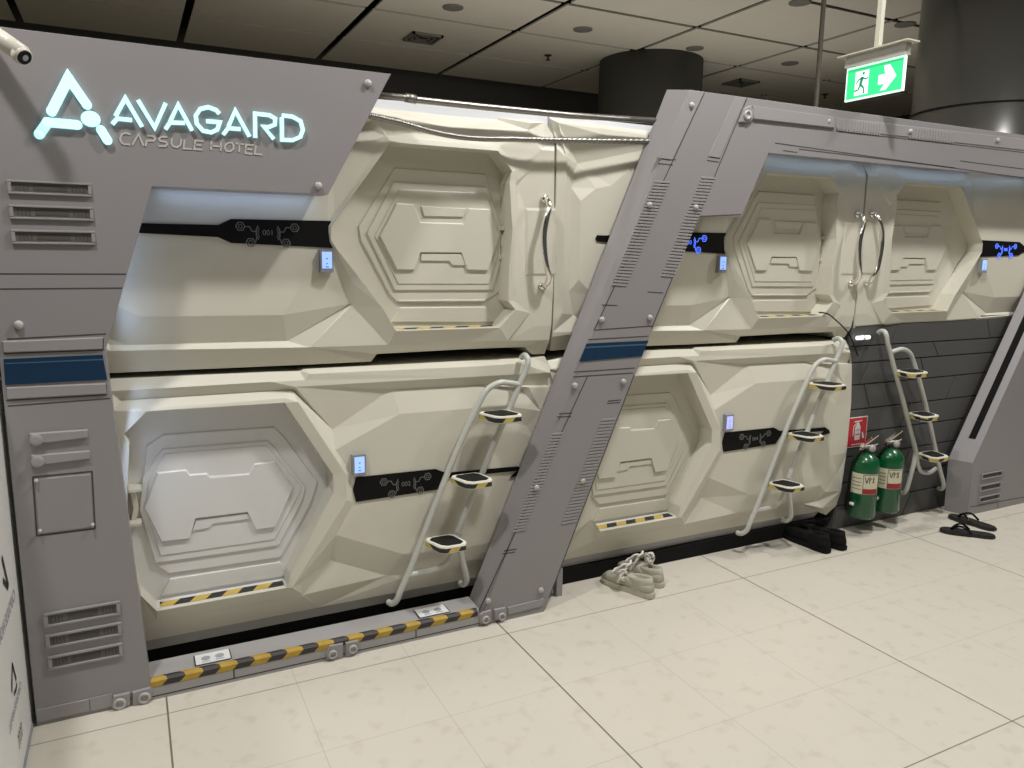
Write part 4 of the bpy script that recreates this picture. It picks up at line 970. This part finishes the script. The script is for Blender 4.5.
tag(fin('hanging_rod', bm, M['cfit'], None, True), 'thin dark vertical rod from the ceiling left of the exit sign', 'rod')

# ------------------------------------------------------------ security camera
a, b = (-0.281,-0.1,2.089), (-0.206,-0.13,2.041)
D_ = Vector((.065, -.062, -.055)).normalized(); A_ = Vector((-.205, -.150, 2.022))-D_*.19
t = thing('security_camera', 'white bullet security camera on the top left corner of the panel', 'camera', tuple(A_))
bm = bmesh.new(); tube(bm, [A_, A_+D_*.17], .021, 24); fin('body', bm, M['camw'], t, True)
bm = bmesh.new(); tube(bm, [A_+D_*.165, A_+D_*.185], .0235, 24); tube(bm, [A_+D_*.02+Vector((0, 0, .006)), A_+D_*.18+Vector((0, 0, .006))],   .0225, 24); fin('sunshade', bm, M['camw'], t, True)
bm = bmesh.new(); tube(bm, [A_+D_*.183, A_+D_*.1895], .019, 24); l = fin('lens_face', bm, M['black'], t)
bm = bmesh.new(); tube(bm, [A_+D_*.1895, A_+D_*.191], .008, 16); fin('lens', bm, M['keyb'], l)
bm = bmesh.new(); tube(bm, [(-.335, 0, 2.06), (-.335, -.03, 2.07), tuple(A_+D_*.03)], .012, 12); lathe(bm, [(.035, -.012), (.04, 0)], (-.335, 0, 2.06), 'y', 24); fin('bracket', bm, M['camw'], t, True)
keep(t)

# ------------------------------------------------------------ standing sign board at the left
t = thing('standing_sign_board', 'white standing board with black print and dark edge at far left', 'sign board', (-.40, 0, 0))
fa = Vector((-.366, .07, 0)); fb = Vector((-.366, -1.0, 0))
dv = (fb-fa).normalized(); nv = Vector((-dv.y, dv.x, 0))   # points towards +x
HB = 1.12
def onb(u, z, off=0): p = fa+dv*u+nv*off; return Vector((p.x, p.y, z))
def plate(bm, u0, u1, z0, z1, o0, o1):
    vs = [bm.verts.new(onb(u, z, o)) for u in (u0, u1) for o in (o0, o1) for z in (z0, z1)]
    for f in ((0, 1, 3, 2), (4, 6, 7, 5), (0, 4, 5, 1), (2, 3, 7, 6), (0, 2, 6, 4), (1, 5, 7, 3)): bm.faces.new([vs[i] for i in f])
bm = bmesh.new(); plate(bm, 0, .9, .015, HB, -.03, 0); fin('board', bm, M['cleanw'], t)
bm = bmesh.new(); plate(bm, -.012, 0, 0, HB+.01, -.032, .004); plate(bm, 0, .9, 0, .016, -.032, .004); plate(bm, 0, .9, HB, HB+.012, -.032, .004); fin('edge_frame', bm, M['keyb'], t)
def bink(bm, pts, w):
    for (u0, z0_), (u1, z1_) in zip(pts, pts[1:]):
        d = Vector((u1-u0, z1_-z0_)); l = d.length; n_ = Vector((-d.y, d.x))/l*w/2
        q = [(u0+n_.x, z0_+n_.y), (u1+n_.x, z1_+n_.y), (u1-n_.x, z1_-n_.y), (u0-n_.x, z0_-n_.y)]
        bm.faces.new([bm.verts.new(onb(u, z, .0015)) for u, z in q])
bm = bmesh.new()
bink(bm, [(.27, .275), (.305, .345), (.36, .285)], .014); bink(bm, [(.265, .262), (.285, .255), (.33, .262)], .012)
bink(bm, [(.29, .66), (.235, .55)], .022); bink(bm, [(.31, .60), (.245, .55)], .018)
for k in range(4): bink(bm, [(.265+.022*k, .09), (.265+.022*k, .135), (.278+.022*k, .135)], .006)
fin('logo_print', bm, M['ink'], t)
text_mesh('caption', 'CAPSULE HOTEL', .034, M['noticeg'], t, tuple(onb(.33, .225, .002)), tuple(dv), (0, 0, 1), .0004)
text_mesh('upper_caption', 'CAPSULE HOTEL', .05, M['noticeg'], t, tuple(onb(.33, .49, .002)), tuple(dv), (0, 0, 1), .0004)
keep(t)

# ------------------------------------------------------------ footwear
def loft(bm, secs, seg=20, cap=True):
    """secs: list of (s, half-width, z0, z1, lateral) along the shoe, superelliptic sections"""
    rings = []
    for (s, hw, za, zb, la) in secs:
        ring = []
        for k in range(seg):
            a = 2*PI*k/seg; cx = math.copysign(abs(math.cos(a))**.7, math.cos(a)); sz = math.copysign(abs(math.sin(a))**.75, math.sin(a))
            ring.append(bm.verts.new((s, la+hw*cx, (za+zb)/2+(zb-za)/2*sz)))
        rings.append(ring)
    for a, b in zip(rings, rings[1:]):
        for k in range(seg): bm.faces.new((a[k], a[(k+1) % seg], b[(k+1) % seg], b[k]))
    if cap: bm.faces.new(rings[0]); bm.faces.new(rings[-1][::-1])
    return rings
def shoe(name, loc, rot, L, label, ms, mup, ml, group, tongue=True, cat='shoe', knot=None):
    t = thing(name, label, cat, loc, group); t.rotation_euler = (0, 0, rot)
    W = .3*L/2*.95
    # toe at s=0, heel at s=L
    bm = bmesh.new(); out = [(.0, .25), (.04, .62), (.12, .88), (.28, 1.0), (.45, .90), (.62, .78), (.8, .80), (.93, .70), (.99, .45), (1.0, .2)]
    pl = [(s*L, w*W*1.0) for s, w in out]+[(s*L, -w*W*1.0) for s, w in reversed(out)]
    prism_hz(bm, pl, .0, .026*L/.28)
    bmesh.ops.bevel(bm, geom=[e for e in bm.edges if abs(e.verts[0].co.z-e.verts[1].co.z) < 1e-6], offset=.004, segments=2, affect='EDGES')
    fin('sole', bm, ms, t)
    k = L/.28; zb = .020*k
    bm = bmesh.new()
    loft(bm, [(.012*k, .018*k, zb, .040*k, 0), (.03*k, W*.72, zb, .055*k, 0), (.06*k, W*.9, zb, .064*k, 0), (.09*k, W*.97, zb, .074*k, 0), (.12*k, W*.94, zb, .088*k, 0), (.145*k, W*.84, zb, .086*k, 0), (.165*k, W*.80, zb, .070*k, 0), (.20*k, W*.80, zb, .060*k, 0), (.24*k, W*.80, zb, .064*k, 0), (.262*k, W*.66, zb, .066*k, 0), (.273*k, W*.38, zb, .058*k, 0)])
    # collar part: open ring walls around the ankle hole
    secs = []
    n = 26; ctr = .205*k; rl = .069*k
    for h, sc in ((zb, 1.0), (.045*k, 1.02), (.070*k, .98), (.084*k, .90)):
        ring = []
        for q in range(n):
            a = 2*PI*q/n; ca, sa = math.cos(a), math.sin(a)
            rx_ = rl*sc; ry_ = W*.80*sc
            ring.append(bm.verts.new((ctr+rx_*ca, ry_*sa, h+((.010*k*ca) if h > .08*k else 0))))
        secs.append(ring)
    inner_r = []
    for h, sc in ((.074*k, .74), (.030*k, .72)):
        inner_r.append([bm.verts.new((ctr+rl*sc*math.cos(2*PI*q/n), W*.80*sc*math.sin(2*PI*q/n), h)) for q in range(n)])
    allr = secs+inner_r
    for a, b in zip(allr, allr[1:]):
        for q in range(n): bm.faces.new((a[q], a[(q+1) % n], b[(q+1) % n], b[q]))
    bm.faces.new(allr[-1])
    fin('upper', bm, mup, t, True)
    bm = bmesh.new()
    if tongue:
        rr = loft(bm, [(.10*k, .022*k, .080*k, .088*k, 0), (.125*k, .027*k, .098*k, .106*k, 0), (.150*k, .030*k, .112*k, .120*k, 0), (.165*k, .027*k, .128*k, .136*k, 0)], 12)
        fin('tongue', bm, mup, t, True)
        if ml:
            bm = bmesh.new()
            for q in range(5):
                s = (.075+.017*q)*k; z = (.076+.0095*q)*k
                tube(bm, smoothpath([(s, -.028*k, z-.008*k), (s+.004*k, -.01*k, z+.006*k), (s+.008*k, .012*k, z+.006*k), (s+.01*k, .028*k, z-.006*k)], 3), .0052*k, 8)
            for sd in (-1, 1):
                tube(bm, smoothpath([(.148*k, 0, .118*k), (.135*k, sd*.03*k, .126*k), (.112*k, sd*.046*k, .098*k), (.128*k, sd*.022*k, .110*k), (.148*k, 0, .118*k)], 5), .0056*k, 8)
                tube(bm, smoothpath([(.148*k, 0, .118*k), (.150*k, sd*.025*k, .112*k), (.135*k, sd*.052*k, .070*k), (.125*k, sd*.056*k, .045*k)], 5), .0052*k, 8)
            if knot:
                rnd = random.Random(5)
                for q in range(7):
                    a0 = rnd.uniform(0, 6.28); c_ = Vector(knot)+Vector((rnd.uniform(-.006, .006), rnd.uniform(-.006, .006), rnd.uniform(-.006, .006)))
                    r1, r2 = rnd.uniform(.012, .020), rnd.uniform(.016, .026)
                    e1, e2 = Vector((math.cos(a0), math.sin(a0), .3)), Vector((-math.sin(a0)*.5, math.cos(a0)*.5, 1))
                    tube(bm, [c_+e1*r1*math.cos(u*PI/6)+e2*r2*math.sin(u*PI/6) for u in range(12)], .0048, 6)
            fin('laces', bm, ml, t, True)
        else: pass
    else: bm.free()
    return t
def place(p0, p1):
    """toe at p0, heel at p1 on the floor"""
    d = Vector(p1)-Vector(p0); return (p0[0], p0[1], 0), math.atan2(d.y, d.x), d.length
toe, heel = (1.922,0.165,0), (2.008,-0.065,0)
l, r, LL = place(toe, heel)
shoe('sneaker', l, r, .285, 'dirty pale sneaker with white laces, nearer the middle post', M['shoesole'], M['shoe'], M['lace'], 'worn pale sneakers', knot=(.135, -.035, .078))
toe = (2.061,0.201,0); heel = (2.131,-0.03,0); l, r, _ = place(toe, heel)
s = shoe('sneaker', (heel[0]-.28*math.cos(r), heel[1]-.28*math.sin(r), 0), r, .28, 'dirty pale sneaker standing behind and right of its twin, laces on its tongue', M['shoesole'], M['shoe'], M['lace'], 'worn pale sneakers', knot=(.195, 0, .118))
toe = (3.164,0.185,0); heel = (3.175,-0.069,0); l, r, _ = place(toe, heel)
shoe('black_shoe', (heel[0]-.30*math.cos(r), heel[1]-.30*math.sin(r), 0), r, .30, 'black shoe half under the lower capsule, the left one of the pair', M['bshoe'], M['bshoe'], None, 'black shoes under the right capsule')
heel = (3.286,-0.076,0)
shoe('black_shoe', (heel[0]-.30*math.cos(r), heel[1]-.30*math.sin(r), 0), r, .30, 'black shoe beside the grey wall base, the right one of the pair', M['bshoe'], M['bshoe'], None, 'black shoes under the right capsule')
def flipflop(loc, rot, label):
    t = thing('flip_flop', label, 'flip-flop', loc, 'black flip-flops'); t.rotation_euler = (0, 0, rot)
    L = .27; out = [(.0, .25), (.04, .62), (.12, .9), (.28, 1.0), (.45, .85), (.62, .74), (.8, .78), (.93, .70), (1.0, .3)]
    pl = [(s*L, w*.046) for s, w in out]+[(s*L, -w*.046) for s, w in reversed(out)]
    bm = bmesh.new(); prism_hz(bm, pl, 0, .020)
    bmesh.ops.bevel(bm, geom=[e for e in bm.edges if abs(e.verts[0].co.z-e.verts[1].co.z) < 1e-6], offset=.004, segments=2, affect='EDGES')
    fin('sole', bm, M['flip'], t)
    bm = bmesh.new()
    for s in (-1, 1):
        tube(bm, smoothpath([(.055, 0, .022), (.075, s*.012, .042), (.11, s*.032, .050), (.15, s*.042, .020)], 5), .0062, 8)
    tube(bm, [(.055, 0, .018), (.055, 0, .03)], .005, 8)
    fin('strap', bm, M['black'], t, True)
toe, heel = (4.048,-0.123,0), (4.202,-0.304,0); d = Vector(heel)-Vector(toe); r = math.atan2(d.y, d.x)
flipflop((heel[0]-.27*math.cos(r), heel[1]-.27*math.sin(r), 0), r, 'black flip-flop lying nearer the viewer of the two')
toe, heel = (4.244,-0.034,0), (4.278,-0.264,0); d = Vector(heel)-Vector(toe); r = math.atan2(d.y, d.x)
flipflop((heel[0]-.27*math.cos(r)+.07, heel[1]-.27*math.sin(r)+.03, 0), r-.12, 'black flip-flop lying closer to the grey frame of the two')

# floor stickers
c = (3.006,0.069,0)
bm = bmesh.new(); box(bm, c[0]-.12, c[0]+.12, c[1]-.045, c[1]+.045, 0, .0012)
fs = tag(fin('floor_sticker', bm, M['floorst']), 'faded rectangular sticker on the floor left of the black shoes', 'sticker')
c = (-0.211,0.056,0)
bm = bmesh.new(); prism_hz(bm, [(c[0]+.075*math.cos(k*PI/10)+(.06 if math.cos(k*PI/10) > 0 else -.03), c[1]-.005+.028*math.sin(k*PI/10)) for k in range(20)], 0, .0012)
tag(fin('dirt_smudge', bm, M['smudge']), 'rounded grey dirt smudge on the floor by the logo panel corner', 'floor smudge')  # thin disc drawn for a dirt patch

clean_flags()

# ------------------------------------------------------------ light
w = bpy.data.worlds.new('world'); S.world = w; w.use_nodes = True
bg = w.node_tree.nodes['Background']; bg.inputs[0].default_value = (1, .97, .92, 1); bg.inputs[1].default_value = .07
def area(name, loc, tgt, size, power, col, sy=None):
    l = bpy.data.lights.new(name, 'AREA'); l.energy = power; l.color = col; l.size = size
    if sy: l.shape = 'RECTANGLE'; l.size_y = sy
    o = bpy.data.objects.new(name, l); C.objects.link(o); o.location = loc
    o.rotation_euler = (Vector(tgt)-Vector(loc)).to_track_quat('-Z', 'Y').to_euler(); return o
WARM = (1, .98, .95)
area('overhead_light', (2.3, -1.12, 4.15), (2.0, -.6, 0), .22, 92, WARM)
area('overhead_light', (5.6, -1.12, 4.15), (5.2, -.6, 0), .22, 84, WARM)
area('overhead_light', (-.7, -1.2, 4.15), (-.5, -.6, 0), .22, 64, WARM)
area('hall_fill_light', (1.0, -2.6, 4.1), (1.5, 0, .8), 2.4, 16, WARM, 1.2)  # broad soft fill added over the hall, no fitting known there
area('overhead_light', (-2.2, .35, 4.15), (-.5, .2, .4), .3, 34, WARM)  # added to brighten the board at far left, no lamp known there
area('ceiling_fill', (5.2, 4.6, 2.3), (5.2, 4.7, 4.2), 7.5, 46, WARM, 2.0)  # unseen light added behind the capsules to brighten the ceiling
area('hall_fill_light', (5.0, -2.6, 4.1), (3.5, 0, .8), 2.4, 14, WARM, 1.2)  # second added soft fill, towards the right bays
area('beam_led', (3.75, .118, 2.005), (3.75, .16, 1.0), 2.2, .30, (.5, .72, 1), .02)
area('panel_led', (.36, .112, 1.716), (.36, .16, 1.0), .5, .16, (.45, .62, 1), .02)
area('panel_side_led', (-.03, .10, 1.42), (.3, .17, 1.40), .02, .22, (.45, .62, 1), .45)
area('panel_side_led', (-.06, .104, .75), (.2, .19, .70), .02, .22, (.5, .65, 1), .7)

# ------------------------------------------------------------ camera
yaw, pitch, roll = .4678, .16982, .012726
F_ = Vector((math.sin(yaw)*math.cos(pitch), math.cos(yaw)*math.cos(pitch), -math.sin(pitch)))
r0 = Vector((math.cos(yaw), -math.sin(yaw), 0)); u0 = r0.cross(F_)
R_ = math.cos(roll)*r0+math.sin(roll)*u0; U_ = -math.sin(roll)*r0+math.cos(roll)*u0
cd = bpy.data.cameras.new('camera'); co = bpy.data.objects.new('camera', cd); C.objects.link(co)
co.matrix_world = Matrix(((R_.x, U_.x, -F_.x, 0), (R_.y, U_.y, -F_.y, -CAMD), (R_.z, U_.z, -F_.z, CAMZ), (0, 0, 0, 1)))
cd.sensor_fit = 'HORIZONTAL'; cd.sensor_width = 36; cd.lens = 758.82/1024*36; cd.clip_start = .02
S.camera = co
S.view_settings.view_transform = 'Standard'; S.view_settings.look = 'None'
S.view_settings.exposure = -.03; S.view_settings.gamma = 1; S.view_settings.use_curve_mapping = False
